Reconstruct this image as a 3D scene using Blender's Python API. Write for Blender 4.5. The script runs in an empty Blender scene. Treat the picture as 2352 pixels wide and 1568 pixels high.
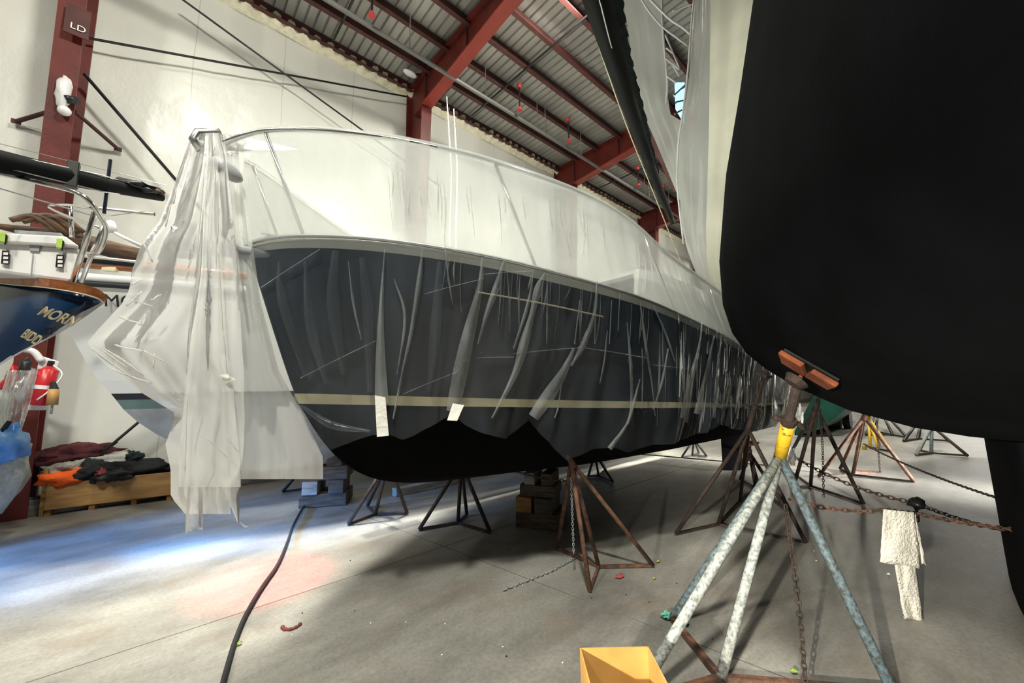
import bpy, math, random
from math import *
from mathutils import Vector, Matrix, noise
from mathutils.bvhtree import BVHTree
random.seed(7)
sc=bpy.context.scene; COL=sc.collection
# ------------------------------------------------------------ camera frame
W,H,F=2352,1568,880.; CZ=1.6
yaw,pit,rol=radians(48.2),radians(7.0),radians(1.0)
fx,fy=cos(yaw),sin(yaw)
FW=Vector((fx*cos(pit),fy*cos(pit),sin(pit)))
H0=Vector((fy,-fx,0)); U0=Vector((-fx*sin(pit),-fy*sin(pit),cos(pit)))
RT=cos(rol)*H0-sin(rol)*U0; UP=sin(rol)*H0+cos(rol)*U0
EYE=Vector((0,0,CZ))
def ray(u,v): return FW+RT*((u-W/2)/F)-UP*((v-H/2)/F)
def ax(u,v,k,val):
    d=ray(u,v); return EYE+d*((val-EYE[k])/d[k])
def PX(u,v,x): return ax(u,v,0,x)
def PY(u,v,y): return ax(u,v,1,y)
def PZ(u,v,z=0.): return ax(u,v,2,z)
def PT(u,v,t): return EYE+ray(u,v)*t
def proj(p):
    q=Vector(p)-EYE; d=q.dot(FW); return (W/2+F*q.dot(RT)/d, H/2-F*q.dot(UP)/d)
# ------------------------------------------------------------ materials
def mat(name,col,rough=.6,metal=0.,var=0.,scale=6.,col2=None,bump=0.,bscale=30.,spec=.5,stretch=(1,1,1),contrast=(.35,.65)):
    m=bpy.data.materials.new(name); m.use_nodes=True; n=m.node_tree.nodes; l=m.node_tree.links
    b=n['Principled BSDF']; b.inputs['Roughness'].default_value=rough; b.inputs['Metallic'].default_value=metal
    b.inputs['Specular IOR Level'].default_value=spec
    tc=n.new('ShaderNodeTexCoord'); mp=n.new('ShaderNodeMapping'); mp.inputs['Scale'].default_value=stretch
    l.new(tc.outputs['Object'],mp.inputs[0])
    tx=n.new('ShaderNodeTexNoise'); tx.inputs['Scale'].default_value=scale; tx.inputs['Detail'].default_value=6
    l.new(mp.outputs[0],tx.inputs[0])
    rp=n.new('ShaderNodeValToRGB'); rp.color_ramp.elements[0].position=contrast[0]; rp.color_ramp.elements[1].position=contrast[1]
    c2=col2 or tuple(c*(1-var) for c in col)
    rp.color_ramp.elements[0].color=(*c2,1); rp.color_ramp.elements[1].color=(*col,1)
    l.new(tx.outputs[0],rp.inputs[0]); l.new(rp.outputs[0],b.inputs['Base Color'])
    if bump:
        t2=n.new('ShaderNodeTexNoise'); t2.inputs['Scale'].default_value=bscale; t2.inputs['Detail'].default_value=5
        l.new(mp.outputs[0],t2.inputs[0]); bp=n.new('ShaderNodeBump'); bp.inputs['Strength'].default_value=bump; bp.inputs['Distance'].default_value=.03
        l.new(t2.outputs[0],bp.inputs['Height']); l.new(bp.outputs[0],b.inputs['Normal'])
    return m
def film(name,alpha,var=.1,scale=3.,stretch=(1,1,.25),rough=.22,bump=.35,bs=7.,col=(.86,.88,.86),spec=.5,trans=.5):
    """thin milky polythene: see-through + scattering + gloss"""
    m=bpy.data.materials.new(name); m.use_nodes=True; n=m.node_tree.nodes; l=m.node_tree.links; n.clear()
    out=n.new('ShaderNodeOutputMaterial'); tr=n.new('ShaderNodeBsdfTransparent'); tr.inputs[0].default_value=(.97,.98,.97,1)
    df=n.new('ShaderNodeBsdfDiffuse'); df.inputs[0].default_value=(*col,1)
    tl=n.new('ShaderNodeBsdfTranslucent'); tl.inputs[0].default_value=(*col,1)
    md=n.new('ShaderNodeMixShader'); md.inputs[0].default_value=trans; l.new(df.outputs[0],md.inputs[1]); l.new(tl.outputs[0],md.inputs[2])
    tc=n.new('ShaderNodeTexCoord'); mp=n.new('ShaderNodeMapping'); mp.inputs['Scale'].default_value=stretch; l.new(tc.outputs['Object'],mp.inputs[0])
    t1=n.new('ShaderNodeTexNoise'); t1.inputs['Scale'].default_value=scale; t1.inputs['Detail'].default_value=4; l.new(mp.outputs[0],t1.inputs[0])
    mr=n.new('ShaderNodeMapRange'); mr.inputs[1].default_value=.35; mr.inputs[2].default_value=.7
    mr.inputs[3].default_value=max(0,alpha-var); mr.inputs[4].default_value=min(1,alpha+var); l.new(t1.outputs[0],mr.inputs[0])
    mx=n.new('ShaderNodeMixShader'); l.new(mr.outputs[0],mx.inputs[0]); l.new(tr.outputs[0],mx.inputs[1]); l.new(md.outputs[0],mx.inputs[2])
    gl=n.new('ShaderNodeBsdfGlossy'); gl.inputs['Roughness'].default_value=rough; gl.inputs[0].default_value=(1,1,1,1)
    fr=n.new('ShaderNodeFresnel'); fr.inputs[0].default_value=1.35
    t2=n.new('ShaderNodeTexNoise'); t2.inputs['Scale'].default_value=bs; t2.inputs['Detail'].default_value=5; t2.inputs['Distortion'].default_value=1.2
    l.new(mp.outputs[0],t2.inputs[0]); bp=n.new('ShaderNodeBump'); bp.inputs['Strength'].default_value=bump; bp.inputs['Distance'].default_value=.05
    l.new(t2.outputs[0],bp.inputs['Height']); l.new(bp.outputs[0],gl.inputs['Normal']); l.new(bp.outputs[0],fr.inputs['Normal'])
    m2=n.new('ShaderNodeMixShader'); mm=n.new('ShaderNodeMath'); mm.operation='MULTIPLY'; mm.inputs[1].default_value=spec*2
    l.new(fr.outputs[0],mm.inputs[0]); l.new(mm.outputs[0],m2.inputs[0]); l.new(mx.outputs[0],m2.inputs[1]); l.new(gl.outputs[0],m2.inputs[2])
    l.new(m2.outputs[0],out.inputs[0]); return m
def emis(name,col,s):
    m=bpy.data.materials.new(name); m.use_nodes=True; b=m.node_tree.nodes['Principled BSDF']
    b.inputs['Emission Color'].default_value=(*col,1); b.inputs['Emission Strength'].default_value=s; b.inputs['Base Color'].default_value=(*col,1); return m
M={}
M['red']=mat('red_steel',(.14,.017,.011),.5,var=.35,scale=3,bump=.1)
M['redd']=mat('dark_red_steel',(.085,.022,.018),.6,var=.4,scale=4)
M['flange']=mat('bright_red_flange',(.30,.035,.018),.5,var=.25,scale=4)
M['deck']=mat('galvanised_deck',(.50,.49,.45),.5,.15,var=.35,scale=1.4,stretch=(1,.2,1))
M['wall']=mat('wall_sheeting',(.78,.785,.72),.32,var=.06,scale=.8,bump=.5,bscale=2.2,stretch=(1.1,1,.8))
M['foam']=mat('spray_foam',(.92,.87,.66),.8,var=.2,scale=9,bump=.8,bscale=14)
M['steel']=mat('stainless',(.72,.72,.70),.16,1.)
M['alu']=mat('aluminium',(.62,.63,.62),.3,1.)
M['black']=mat('black_metal',(.012,.013,.013),.4)
M['blackrub']=mat('black_rubber',(.015,.015,.015),.6)
M['rust']=mat('rusty_steel',(.17,.075,.042),.75,var=.7,scale=14,col2=(.05,.028,.02),bump=.3,bscale=60)
M['rustd']=mat('dark_rusty_steel',(.055,.032,.024),.75,scale=12,col2=(.018,.014,.012),bump=.3,bscale=60)
M['greyp']=mat('worn_grey_paint',(.40,.42,.40),.6,scale=45,col2=(.12,.14,.14),bump=.25,bscale=50,contrast=(.32,.62))
M['bluep']=mat('worn_blue_paint',(.13,.20,.24),.6,scale=45,col2=(.06,.06,.055),bump=.25,bscale=50)
M['yel']=mat('yellow_paint',(.72,.46,.02),.5,scale=22,col2=(.16,.09,.03),contrast=(.33,.40),bump=.2)
M['orange']=mat('orange_pad',(.30,.08,.025),.8,scale=9,col2=(.14,.035,.015),bump=.2)
M['navy']=mat('navy_gelcoat',(.007,.014,.030),.32,var=.2,scale=2)
M['black_hull']=mat('black_antifouling',(.003,.0032,.0035),.9,var=.3,scale=3,spec=.06)
M['cream']=mat('cream_stripe',(.72,.66,.45),.4)
M['white_hull']=mat('white_gelcoat',(.74,.75,.71),.25,var=.04,scale=2)
M['white']=mat('white_plastic',(.85,.85,.85),.35,var=.05)
M['greyhull']=mat('grey_bottom_paint',(.36,.38,.36),.7,var=.25,scale=5)
M['teal']=mat('teal_stripe',(.12,.19,.17),.6,var=.2)
M['brownhull']=mat('dark_slate_hull',(.0055,.0065,.008),.9,scale=3,col2=(.0035,.004,.005),bump=.05,bscale=40,spec=.06)
M['bluehull']=mat('deep_blue_gelcoat',(.004,.022,.065),.12,scale=1.3,col2=(.003,.012,.035))
M['varnish']=mat('varnished_wood',(.42,.13,.025),.3,scale=5,col2=(.20,.06,.02),stretch=(1,6,6))
M['oldwood']=mat('weathered_spar_wood',(.16,.085,.045),.7,scale=6,col2=(.05,.03,.02),stretch=(1,6,6))
M['timber']=mat('timber_block',(.115,.09,.065),.85,scale=5,col2=(.045,.036,.028),stretch=(1,7,7),bump=.4,bscale=12)
M['timber2']=mat('fresh_timber',(.40,.22,.06),.8,scale=5,col2=(.20,.10,.03),stretch=(1,7,7),bump=.3,bscale=12)
M['timber3']=mat('pale_timber',(.34,.34,.32),.8,scale=4,col2=(.19,.18,.16),stretch=(1,8,8),bump=.3)
M['ply']=mat('plywood',(.46,.26,.09),.6,scale=2.2,col2=(.30,.16,.055),stretch=(1,5,8),bump=.1)
M['card']=mat('cardboard',(.58,.32,.085),.8,scale=6,col2=(.47,.25,.06))
M['tape']=mat('white_tape',(.85,.84,.78),.6,bump=.4,bscale=20)
M['cloth']=mat('white_cloth',(.86,.84,.76),.95,var=.25,scale=7,bump=.7,bscale=60)
M['gold']=mat('gold_lettering',(.36,.31,.19),.4)
M['blackt']=mat('black_lettering',(.01,.01,.012),.5)
M['redx']=mat('red_enamel',(.55,.015,.02),.3)
M['tan']=mat('tan_plastic',(.50,.28,.09),.5)
M['lime']=mat('lime_plastic',(.45,.66,.12),.5)
M['grey']=mat('grey_plastic',(.35,.36,.38),.5)
M['greent']=mat('green_tarp',(.010,.13,.095),.5,var=.4,scale=2,bump=.5,bscale=4)
M['bluet']=mat('blue_plastic_bag',(.03,.22,.62),.3,scale=5,col2=(.25,.45,.75),bump=.6,bscale=9)
M['white_bag']=mat('cream_sacking',(.62,.62,.54),.7,var=.3,scale=8,bump=.9,bscale=12)
M['orangec']=mat('orange_fabric',(.95,.13,.01),.8,var=.15,bump=.8,bscale=25)
M['maroonc']=mat('maroon_fabric',(.12,.025,.03),.9,var=.4,bump=.8,bscale=20)
M['blackc']=mat('black_fabric',(.014,.015,.018),.8,var=.4,bump=.8,bscale=18)
M['creamc']=mat('cream_fabric',(.52,.50,.40),.9,scale=9,col2=(.2,.2,.18),bump=.8,bscale=20)
M['greenc']=mat('green_fabric',(.02,.15,.075),.9,scale=9,col2=(.01,.05,.03),bump=.8,bscale=20)
M['tealc']=mat('dark_teal_fabric',(.010,.028,.026),.9,scale=14,col2=(.003,.006,.006),bump=.9,bscale=22)
M['beige']=mat('beige_canvas',(.72,.73,.60),.6,var=.12,scale=3,bump=.15)
M['pipe']=mat('grey_iron_pipe',(.14,.14,.13),.5)
M['siding']=mat('grey_siding',(.16,.16,.155),.7)
M['matte']=mat('matte_black',(.004,.005,.005),.6,spec=.12)
M['panel']=film('bow_panel_film',.62,.08,2.,(1,1,.4),rough=.35,bump=.4,bs=3,spec=.3,col=(.92,.93,.90))
M['gloss']=film('crease_glint_film',.75,.1,5.,rough=.15,bump=.3,spec=.9,col=(.97,.97,.95))  # near-white film for the glints painted along the drape's creases
M['leafg']=mat('green_leaf',(.26,.42,.04),.6,var=.3)
M['leafr']=mat('red_leaf',(.38,.06,.07),.7,var=.4)
M['aqua']=mat('aqua_plastic',(.12,.50,.38),.5,var=.4,bump=.5)
M['pinkm']=mat('red_stain_rubber',(.20,.045,.04),.7,var=.5,scale=20)
M['redsp']=mat('red_fitting',(.55,.05,.05),.5)
M['skyw']=emis('daylight_pane',(.22,.62,1.0),2.2)
M['film']=film('hull_film',.046,.022,4.,(1,1,.12),rough=.2,bump=.3,bs=5,col=(.66,.82,1.),trans=.3,spec=.35)  # blue tint stands in for cool light; the film itself is colourless
M['film_up']=film('upper_film',.44,.08,2.5,(1,1,.25),rough=.3,bump=.3,bs=4,spec=.3,col=(.80,.825,.815))
M['pleat']=film('pleated_film',.33,.14,6.,(1,1,.2),rough=.25,bump=.3,bs=9,col=(.85,.9,.92))
M['drape']=film('layered_film',.72,.12,2.,(1,1,.6),rough=.3,bump=.5,bs=3,spec=.4,col=(.94,.95,.93))
M['drape2']=film('draped_film',.5,.12,2.,(1,1,.45),rough=.3,bump=.5,bs=3,spec=.4,col=(.94,.95,.93))
M['curtain']=film('curtain_film',.88,.05,2.,(1,1,.3),rough=.45,bump=.35,bs=2,col=(.64,.68,.64),spec=.12)
M['pleat2']=film('bright_pleated_film',.5,.15,6.,(1,1,.2),rough=.3,bump=.4,bs=9,col=(.92,.93,.92))
M['bagf']=film('bag_film',.35,.15,5.,(1,1,.6),bump=.9,bs=10)
def floor_mat():
    m=bpy.data.materials.new('concrete_floor'); m.use_nodes=True; n=m.node_tree.nodes; l=m.node_tree.links; b=n['Principled BSDF']
    tc=n.new('ShaderNodeTexCoord')
    def noi(s,d,st=(1,1,1)):
        mp=n.new('ShaderNodeMapping'); mp.inputs['Scale'].default_value=st; l.new(tc.outputs['Object'],mp.inputs[0])
        t=n.new('ShaderNodeTexNoise'); t.inputs['Scale'].default_value=s; t.inputs['Detail'].default_value=d; t.inputs['Roughness'].default_value=.65; l.new(mp.outputs[0],t.inputs[0]); return t
    a=noi(.9,8,(.5,1,1)); r=n.new('ShaderNodeValToRGB'); r.color_ramp.elements[0].position=.3; r.color_ramp.elements[1].position=.72
    r.color_ramp.elements[0].color=(.11,.104,.092,1); r.color_ramp.elements[1].color=(.42,.41,.37,1); l.new(a.outputs[0],r.inputs[0])
    c=noi(38,6); r2=n.new('ShaderNodeValToRGB'); r2.color_ramp.elements[0].position=.3;r2.color_ramp.elements[1].position=.6
    r2.color_ramp.elements[0].color=(.74,.73,.71,1); r2.color_ramp.elements[1].color=(1,1,1,1); l.new(c.outputs[0],r2.inputs[0])
    mx=n.new('ShaderNodeMixRGB'); mx.blend_type='MULTIPLY'; mx.inputs[0].default_value=1; l.new(r.outputs[0],mx.inputs[1]); l.new(r2.outputs[0],mx.inputs[2])
    # rusty stains
    st=noi(1.7,5); r3=n.new('ShaderNodeValToRGB'); r3.color_ramp.elements[0].position=.54; r3.color_ramp.elements[1].position=.72
    r3.color_ramp.elements[0].color=(0,0,0,1); r3.color_ramp.elements[1].color=(.6,.6,.6,1); l.new(st.outputs[0],r3.inputs[0])
    m3=n.new('ShaderNodeMixRGB'); l.new(r3.outputs[0],m3.inputs[0]); l.new(mx.outputs[0],m3.inputs[1]); m3.inputs[2].default_value=(.20,.15,.11,1)
    l.new(m3.outputs[0],b.inputs['Base Color'])
    r4=n.new('ShaderNodeMapRange'); r4.inputs[3].default_value=.38; r4.inputs[4].default_value=.62; l.new(a.outputs[0],r4.inputs[0]); l.new(r4.outputs[0],b.inputs['Roughness'])
    bp=n.new('ShaderNodeBump'); bp.inputs['Strength'].default_value=.12; bp.inputs['Distance'].default_value=.01; l.new(c.outputs[0],bp.inputs['Height']); l.new(bp.outputs[0],b.inputs['Normal'])
    return m
M['floor']=floor_mat()
M['joint']=mat('joint_line',(.13,.12,.10),.9)
# ------------------------------------------------------------ mesh helpers
class MB:
    def __init__(s): s.v=[]; s.f=[]
    def add(s,vs,fs):
        o=len(s.v); s.v+= [tuple(p) for p in vs]; s.f+=[tuple(i+o for i in f) for f in fs]; return s
    def box(s,c,size,rot=None):
        c=Vector(c); hx,hy,hz=[k/2 for k in size]
        vs=[Vector((a*hx,b*hy,d*hz)) for a in(-1,1) for b in(-1,1) for d in(-1,1)]
        if rot is not None: vs=[rot@p for p in vs]
        return s.add([c+p for p in vs],[(0,1,3,2),(4,6,7,5),(0,4,5,1),(2,3,7,6),(0,2,6,4),(1,5,7,3)])
    def bar(s,a,b,w,h,up=(0,0,1)):
        a,b=Vector(a),Vector(b); d=(b-a).normalized(); upv=Vector(up); sd=d.cross(upv)
        if sd.length<1e-4: sd=d.cross(Vector((0,1,0)))
        sd.normalize(); uv=sd.cross(d).normalized()
        vs=[]
        for p in(a,b):
            for i,j in((-1,-1),(1,-1),(1,1),(-1,1)): vs.append(p+sd*(i*w/2)+uv*(j*h/2))
        return s.add(vs,[(0,3,2,1),(4,5,6,7),(0,1,5,4),(1,2,6,5),(2,3,7,6),(3,0,4,7)])
    def tube(s,pts,r,n=10,cap=True,closed=False):
        pts=[Vector(p) for p in pts]; rs=r if isinstance(r,(list,tuple)) else [r]*len(pts)
        N=len(pts); vs=[];prev=None
        for i,p in enumerate(pts):
            if closed: d=(pts[(i+1)%N]-pts[i-1])
            else: d=(pts[min(i+1,N-1)]-pts[max(i-1,0)])
            d.normalize()
            if prev is None:
                a=d.cross(Vector((0,0,1))); 
                if a.length<1e-3: a=d.cross(Vector((0,1,0)))
            else: a=prev-d*prev.dot(d)
            if a.length<1e-6: a=d.cross(Vector((0,1,0)))
            a.normalize(); prev=a; b=d.cross(a)
            for k in range(n):
                t=2*pi*k/n; vs.append(p+(a*cos(t)+b*sin(t))*rs[i])
        fs=[]
        for i in range(N if closed else N-1):
            j=(i+1)%N
            for k in range(n):
                k2=(k+1)%n; fs.append((i*n+k,i*n+k2,j*n+k2,j*n+k))
        if cap and not closed: fs.append(tuple(range(n))[::-1]); fs.append(tuple((N-1)*n+k for k in range(n)))
        return s.add(vs,fs)
    def grid(s,rows,closeu=False):
        nr=len(rows); nc=len(rows[0]); vs=[p for r in rows for p in r]
        fs=[]
        for i in range(nr-1):
            for j in range(nc if closeu else nc-1):
                k=(j+1)%nc; fs.append((i*nc+j,i*nc+k,(i+1)*nc+k,(i+1)*nc+j))
        return s.add(vs,fs)
    def ellipsoid(s,c,r,rot=None,nu=14,nv=9,jit=0.,seed=0,p=1.):
        vs=[];c=Vector(c)
        for i in range(nv+1):
            th=pi*i/nv
            for j in range(nu):
                ph=2*pi*j/nu
                q=Vector((sin(th)*cos(ph),sin(th)*sin(ph),cos(th)))
                if jit: q*=1+jit*noise.noise(q*2.2+Vector((seed,seed*1.7,0)))+jit*.5*noise.noise(q*6+Vector((seed,0,3)))
                q=Vector((q.x*r[0],q.y*r[1],q.z*r[2]))
                if rot is not None: q=rot@q
                vs.append(c+q)
        fs=[(i*nu+j,i*nu+(j+1)%nu,(i+1)*nu+(j+1)%nu,(i+1)*nu+j) for i in range(nv) for j in range(nu)]
        return s.add(vs,fs)
    def build(s,name,material,parent=None,smooth=False,bevel=0.,solid=0.,subd=0,merge=False):
        me=bpy.data.meshes.new(name); me.from_pydata([tuple(p) for p in s.v],[],s.f)
        if merge:
            import bmesh
            bm=bmesh.new(); bm.from_mesh(me); bmesh.ops.remove_doubles(bm,verts=bm.verts,dist=1e-4); bmesh.ops.recalc_face_normals(bm,faces=bm.faces); bm.to_mesh(me); bm.free()
        me.update(); o=bpy.data.objects.new(name,me); COL.objects.link(o)
        me.materials.append(M[material] if isinstance(material,str) else material)
        if smooth:
            for p in me.polygons: p.use_smooth=True
        if subd: md=o.modifiers.new('s','SUBSURF'); md.levels=md.render_levels=subd
        if solid: md=o.modifiers.new('t','SOLIDIFY'); md.thickness=solid; md.offset=0
        if bevel:
            md=o.modifiers.new('b','BEVEL'); md.width=bevel; md.segments=2; md.limit_method='ANGLE'
        if parent is not None:
            o.parent=parent; o.matrix_parent_inverse=Matrix.Translation(-parent.location)
        return o
def tag(o,label=None,cat=None,group=None,kind=None):
    if label:o['label']=label
    if cat:o['category']=cat
    if group:o['group']=group
    if kind:o['kind']=kind
    return o
def thing(name,label,cat,loc,group=None):
    o=bpy.data.objects.new(name,None); o.empty_display_size=.1; COL.objects.link(o); o.location=loc; return tag(o,label,cat,group)
def lerp(a,b,t): return a+(b-a)*t
def interp(tab,x):
    if x<=tab[0][0]: return tab[0][1]
    for (a,p),(b,q) in zip(tab,tab[1:]):
        if x<=b: return lerp(p,q,(x-a)/(b-a)) if b>a else q
    return tab[-1][1]
def smoothtab(tab,x):   # catmull-rom on a table
    n=len(tab)
    if x<=tab[0][0]: return tab[0][1]
    if x>=tab[-1][0]: return tab[-1][1]
    for i in range(n-1):
        if x<=tab[i+1][0]: break
    x0,x1=tab[i][0],tab[i+1][0]; t=(x-x0)/(x1-x0)
    p1,p2=tab[i][1],tab[i+1][1]
    m1=(p2-tab[i-1][1])/(x1-tab[i-1][0])*(x1-x0) if i>0 else p2-p1
    m2=(tab[i+2][1]-p1)/(tab[i+2][0]-x0)*(x1-x0) if i<n-2 else p2-p1
    return (2*t**3-3*t*t+1)*p1+(t**3-2*t*t+t)*m1+(-2*t**3+3*t*t)*p2+(t**3-t*t)*m2
def dense(pts,n=6):
    pts=[Vector(p) for p in pts]; out=[]
    tabs=[[(i,p[k]) for i,p in enumerate(pts)] for k in range(3)]
    for i in range((len(pts)-1)*n+1): out.append(Vector([smoothtab(t,i/n) for t in tabs]))
    return out
def text_mesh(txt,size,name,material,parent,org,right,up,depth=.002,bold=0.,parent_loc=True):
    cu=bpy.data.curves.new('t','FONT'); cu.body=txt; cu.size=size; cu.extrude=depth; cu.offset=bold
    t=bpy.data.objects.new('t',cu); COL.objects.link(t); bpy.context.view_layer.update()
    me=bpy.data.meshes.new_from_object(t.evaluated_get(bpy.context.evaluated_depsgraph_get()))
    bpy.data.objects.remove(t)
    right,up=Vector(right),Vector(up); nn=right.cross(up).normalized()
    for v in me.vertices: v.co=Vector(org)+right*v.co.x+up*v.co.y+nn*v.co.z
    o=bpy.data.objects.new(name,me); COL.objects.link(o); me.materials.clear(); me.materials.append(M[material])
    if parent is not None: o.parent=parent; o.matrix_parent_inverse=Matrix.Translation(-parent.location)
    return o
# ------------------------------------------------------------ building
WY=8.7; XN,XF,YR=-9.0,46.0,-14.0
def roofz(y): return 9.62-.03*(WY-y)
fl=MB(); fl.box(((XN+XF)/2,(YR+WY)/2,-.1),(XF-XN,WY-YR,.2)); tag(fl.build('floor','floor'),kind='structure')
MB().box(((XN+XF)/2,WY+.1,4.9),(XF-XN,.2,9.8)) 
w=MB(); nx,nz=220,40   # sheeting wall with slight billow
rows=[]
for j in range(nz+1):
    z=9.35*j/nz; r=[]
    for i in range(nx+1):
        x=XN+(XF-XN)*i/nx
        d=.05*noise.noise(Vector((x*.9,z*.35,1)))+.025*noise.noise(Vector((x*2.5+z*1.2,z*.8,5)))
        r.append((x,WY-abs(d)*1.2,z))
    rows.append(r)
w.grid(rows); wm=M['wall']; n=wm.node_tree.nodes; l=wm.node_tree.links; b_=n['Principled BSDF']; src=b_.inputs['Base Color'].links[0].from_socket
tc=n.new('ShaderNodeTexCoord'); sx=n.new('ShaderNodeSeparateXYZ'); l.new(tc.outputs['Object'],sx.inputs[0])
ns=n.new('ShaderNodeTexNoise'); ns.inputs['Scale'].default_value=.6; l.new(tc.outputs['Object'],ns.inputs[0])
m1=n.new('ShaderNodeMath'); m1.operation='MULTIPLY_ADD'; m1.inputs[1].default_value=.12; l.new(ns.outputs[0],m1.inputs[0]); l.new(sx.outputs[0],m1.inputs[2])
m2=n.new('ShaderNodeMath'); m2.operation='PINGPONG'; m2.inputs[1].default_value=.72; l.new(m1.outputs[0],m2.inputs[0])
m3=n.new('ShaderNodeMath'); m3.operation='LESS_THAN'; m3.inputs[1].default_value=.008; l.new(m2.outputs[0],m3.inputs[0])
m4=n.new('ShaderNodeMath'); m4.operation='MULTIPLY'; m4.inputs[1].default_value=.35; l.new(m3.outputs[0],m4.inputs[0])
mxs=n.new('ShaderNodeMixRGB'); l.new(m4.outputs[0],mxs.inputs[0]); l.new(src,mxs.inputs[1]); mxs.inputs[2].default_value=(.25,.24,.21,1); l.new(mxs.outputs[0],b_.inputs['Base Color'])
wl=w.build('wall_left','wall',smooth=True); md=wl.modifiers.new('t','SOLIDIFY'); md.thickness=.15; md.offset=-1
tag(wl,kind='structure')
for nm,c,s in (('wall_near',(XN-.1,(YR+WY)/2,4.9),(.2,WY-YR,9.8)),('wall_far',(XF+.1,(YR+WY)/2,4.9),(.2,WY-YR,9.8)),('wall_right',((XN+XF)/2,YR-.1,4.9),(XF-XN,.2,9.8))):
    tag(MB().box(c,s).build(nm,'siding'),kind='structure')
# foam strip above the sheeting
f=MB(); rows=[]
nseg=640
for i in range(nseg+1):
    x=XN+(XF-XN)*i/nseg
    lump=.11*abs(sin(x*pi/.26))+.07*noise.noise(Vector((x*5,0,0)))
    zb=9.22+.04*noise.noise(Vector((x*1.3,2,0)))
    rows.append([(x,WY-.02,zb),(x,WY-.10-lump,zb+.08),(x,WY-.12-lump*1.3,zb+.22),(x,WY-.05-lump*.6,zb+.33+.05*abs(sin(x*pi/.26)))])
f.grid(rows); tag(f.build('trim_1','foam',smooth=True),kind='structure')
# corrugated roof deck
f=MB(); rows=[[],[]]; p=.19; x=XN
prof=[(0,0),(.035,0),(.055,.06),(.17,.06),(.19,0)]
while x<XF:
    for dx,dz in prof[:-1]:
        for k,y in enumerate((WY+.1,YR)): rows[k].append((x+dx,y,roofz(y)-dz+.07))
    x+=p
f.grid(rows); c=f.build('ceiling','deck'); md=c.modifiers.new('t','SOLIDIFY'); md.thickness=.02; md.offset=1
tag(c,kind='structure')
tag(MB().bar((XN,8.52,.11),(XF,8.52,.11),.32,.22).build('baseboard_left','timber3',bevel=.01),kind='structure')
# floor joints
for k,(a,b) in enumerate((((778,1162),(1609,1481)),((60,1568),(960,1274)))):
    pa,pb=PZ(*a),PZ(*b); d=(pb-pa).normalized(); a0,b0=pa-d*.1,pb+d*(1.6 if k==0 else 9)
    tag(MB().bar(a0+Vector((0,0,.0)),b0,.008,.003).build('trim_%d'%(k+2),'joint'),kind='structure')
# frames
xs=[-1.42,4.28,10.0,15.7,21.4,27.1]
nth=['first steel frame, beside the blue sailboat at far left','second steel frame, rising behind the middle of the plastic covered boat','third steel frame, behind the plastic wrapped cabin top','fourth steel frame, just left of the hanging black spar','fifth and farthest visible steel frame, beside the black spar end','last steel frame at the far end of the long wall']
for i,x in enumerate(xs):
    t=thing('steel_frame','red '+nth[i],'steel frame',(x,8.3,0),'red steel portal frames')
    def yin(z): return lerp(8.28,7.78,z/8.5)
    fw=.27
    m=MB(); m.add([(x-fw/2,yin(0),0),(x+fw/2,yin(0),0),(x+fw/2,yin(8.6),8.6),(x-fw/2,yin(8.6),8.6),(x-fw/2,yin(0)+.03,0),(x+fw/2,yin(0)+.03,0),(x+fw/2,yin(8.6)+.03,8.6),(x-fw/2,yin(8.6)+.03,8.6)],
      [(0,1,2,3),(7,6,5,4),(0,3,7,4),(1,5,6,2),(0,4,5,1),(3,2,6,7)]); m.build('inner_flange','red',t,bevel=.004)
    m=MB(); m.add([(x-.012,yin(0)+.03,0),(x-.012,8.58,0),(x-.012,8.58,8.55),(x-.012,yin(8.55),8.55),(x+.012,yin(0)+.03,0),(x+.012,8.58,0),(x+.012,8.58,8.55),(x+.012,yin(8.55),8.55)],
      [(0,3,2,1),(4,5,6,7)]); m.build('column_web','red',t)
    MB().box((x,8.6,4.75),(fw,.03,9.5)).build('outer_flange','red',t,bevel=.004)
    # rafter: deep at knee, tapering
    y0,y1=7.78,-13.
    def zb(y): return interp([(-13,8.75),(2.0,8.9),(7.78,8.55)],y)
    m=MB(); ys=[8.58,7.78,6,4,2,0,-4,-13]
    r1=[(x-.012,y,roofz(y)-.2) for y in ys]; r2=[(x-.012,y,zb(min(y,7.78))) for y in ys]
    r3=[(x+.012,y,roofz(y)-.2) for y in ys]; r4=[(x+.012,y,zb(min(y,7.78))) for y in ys]
    m.grid([r1,r2]); m.grid([r4,r3]); m.build('rafter_web','red',t)
    m=MB(); yy=[7.78,2,-13]
    for a,b in zip(yy,yy[1:]): m.bar((x,a,zb(a)),(x,b,zb(b)),fw,.03)
    m.build('bottom_flange','flange',t)
    m=MB(); m.bar((x,8.58,roofz(8.58)-.2),(x,-13,roofz(-13)-.2),fw,.025); m.build('top_flange','red',t)
    for yy in (7.75,6.0):
        MB().bar((x-.02,yy,zb(min(yy,7.78))),(x-.02,yy,roofz(yy)-.2),.012,.12,(1,0,0)).build('stiffener','redd',t)
    MB().box((x,8.0,8.45),(.3,.36,.03)).build('knee_plate','red',t)
    if i<1:
        for (u,v),(u2,v2) in (((140,248),(37,279)),((172,256),(271,342))):
            a=PY(u,v,8.2); b=PY(u2,v2,8.62); MB().tube([a,b],.028,8).build('flange_brace','redd',t)
            MB().box(b,(.09,.03,.06)).build('brace_foot','redd',t)
ypl=[PX(u,v,4.28).y for u,v in ((950,175),(1078,41))]; dpl=(ypl[0]-ypl[1])/3

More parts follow.
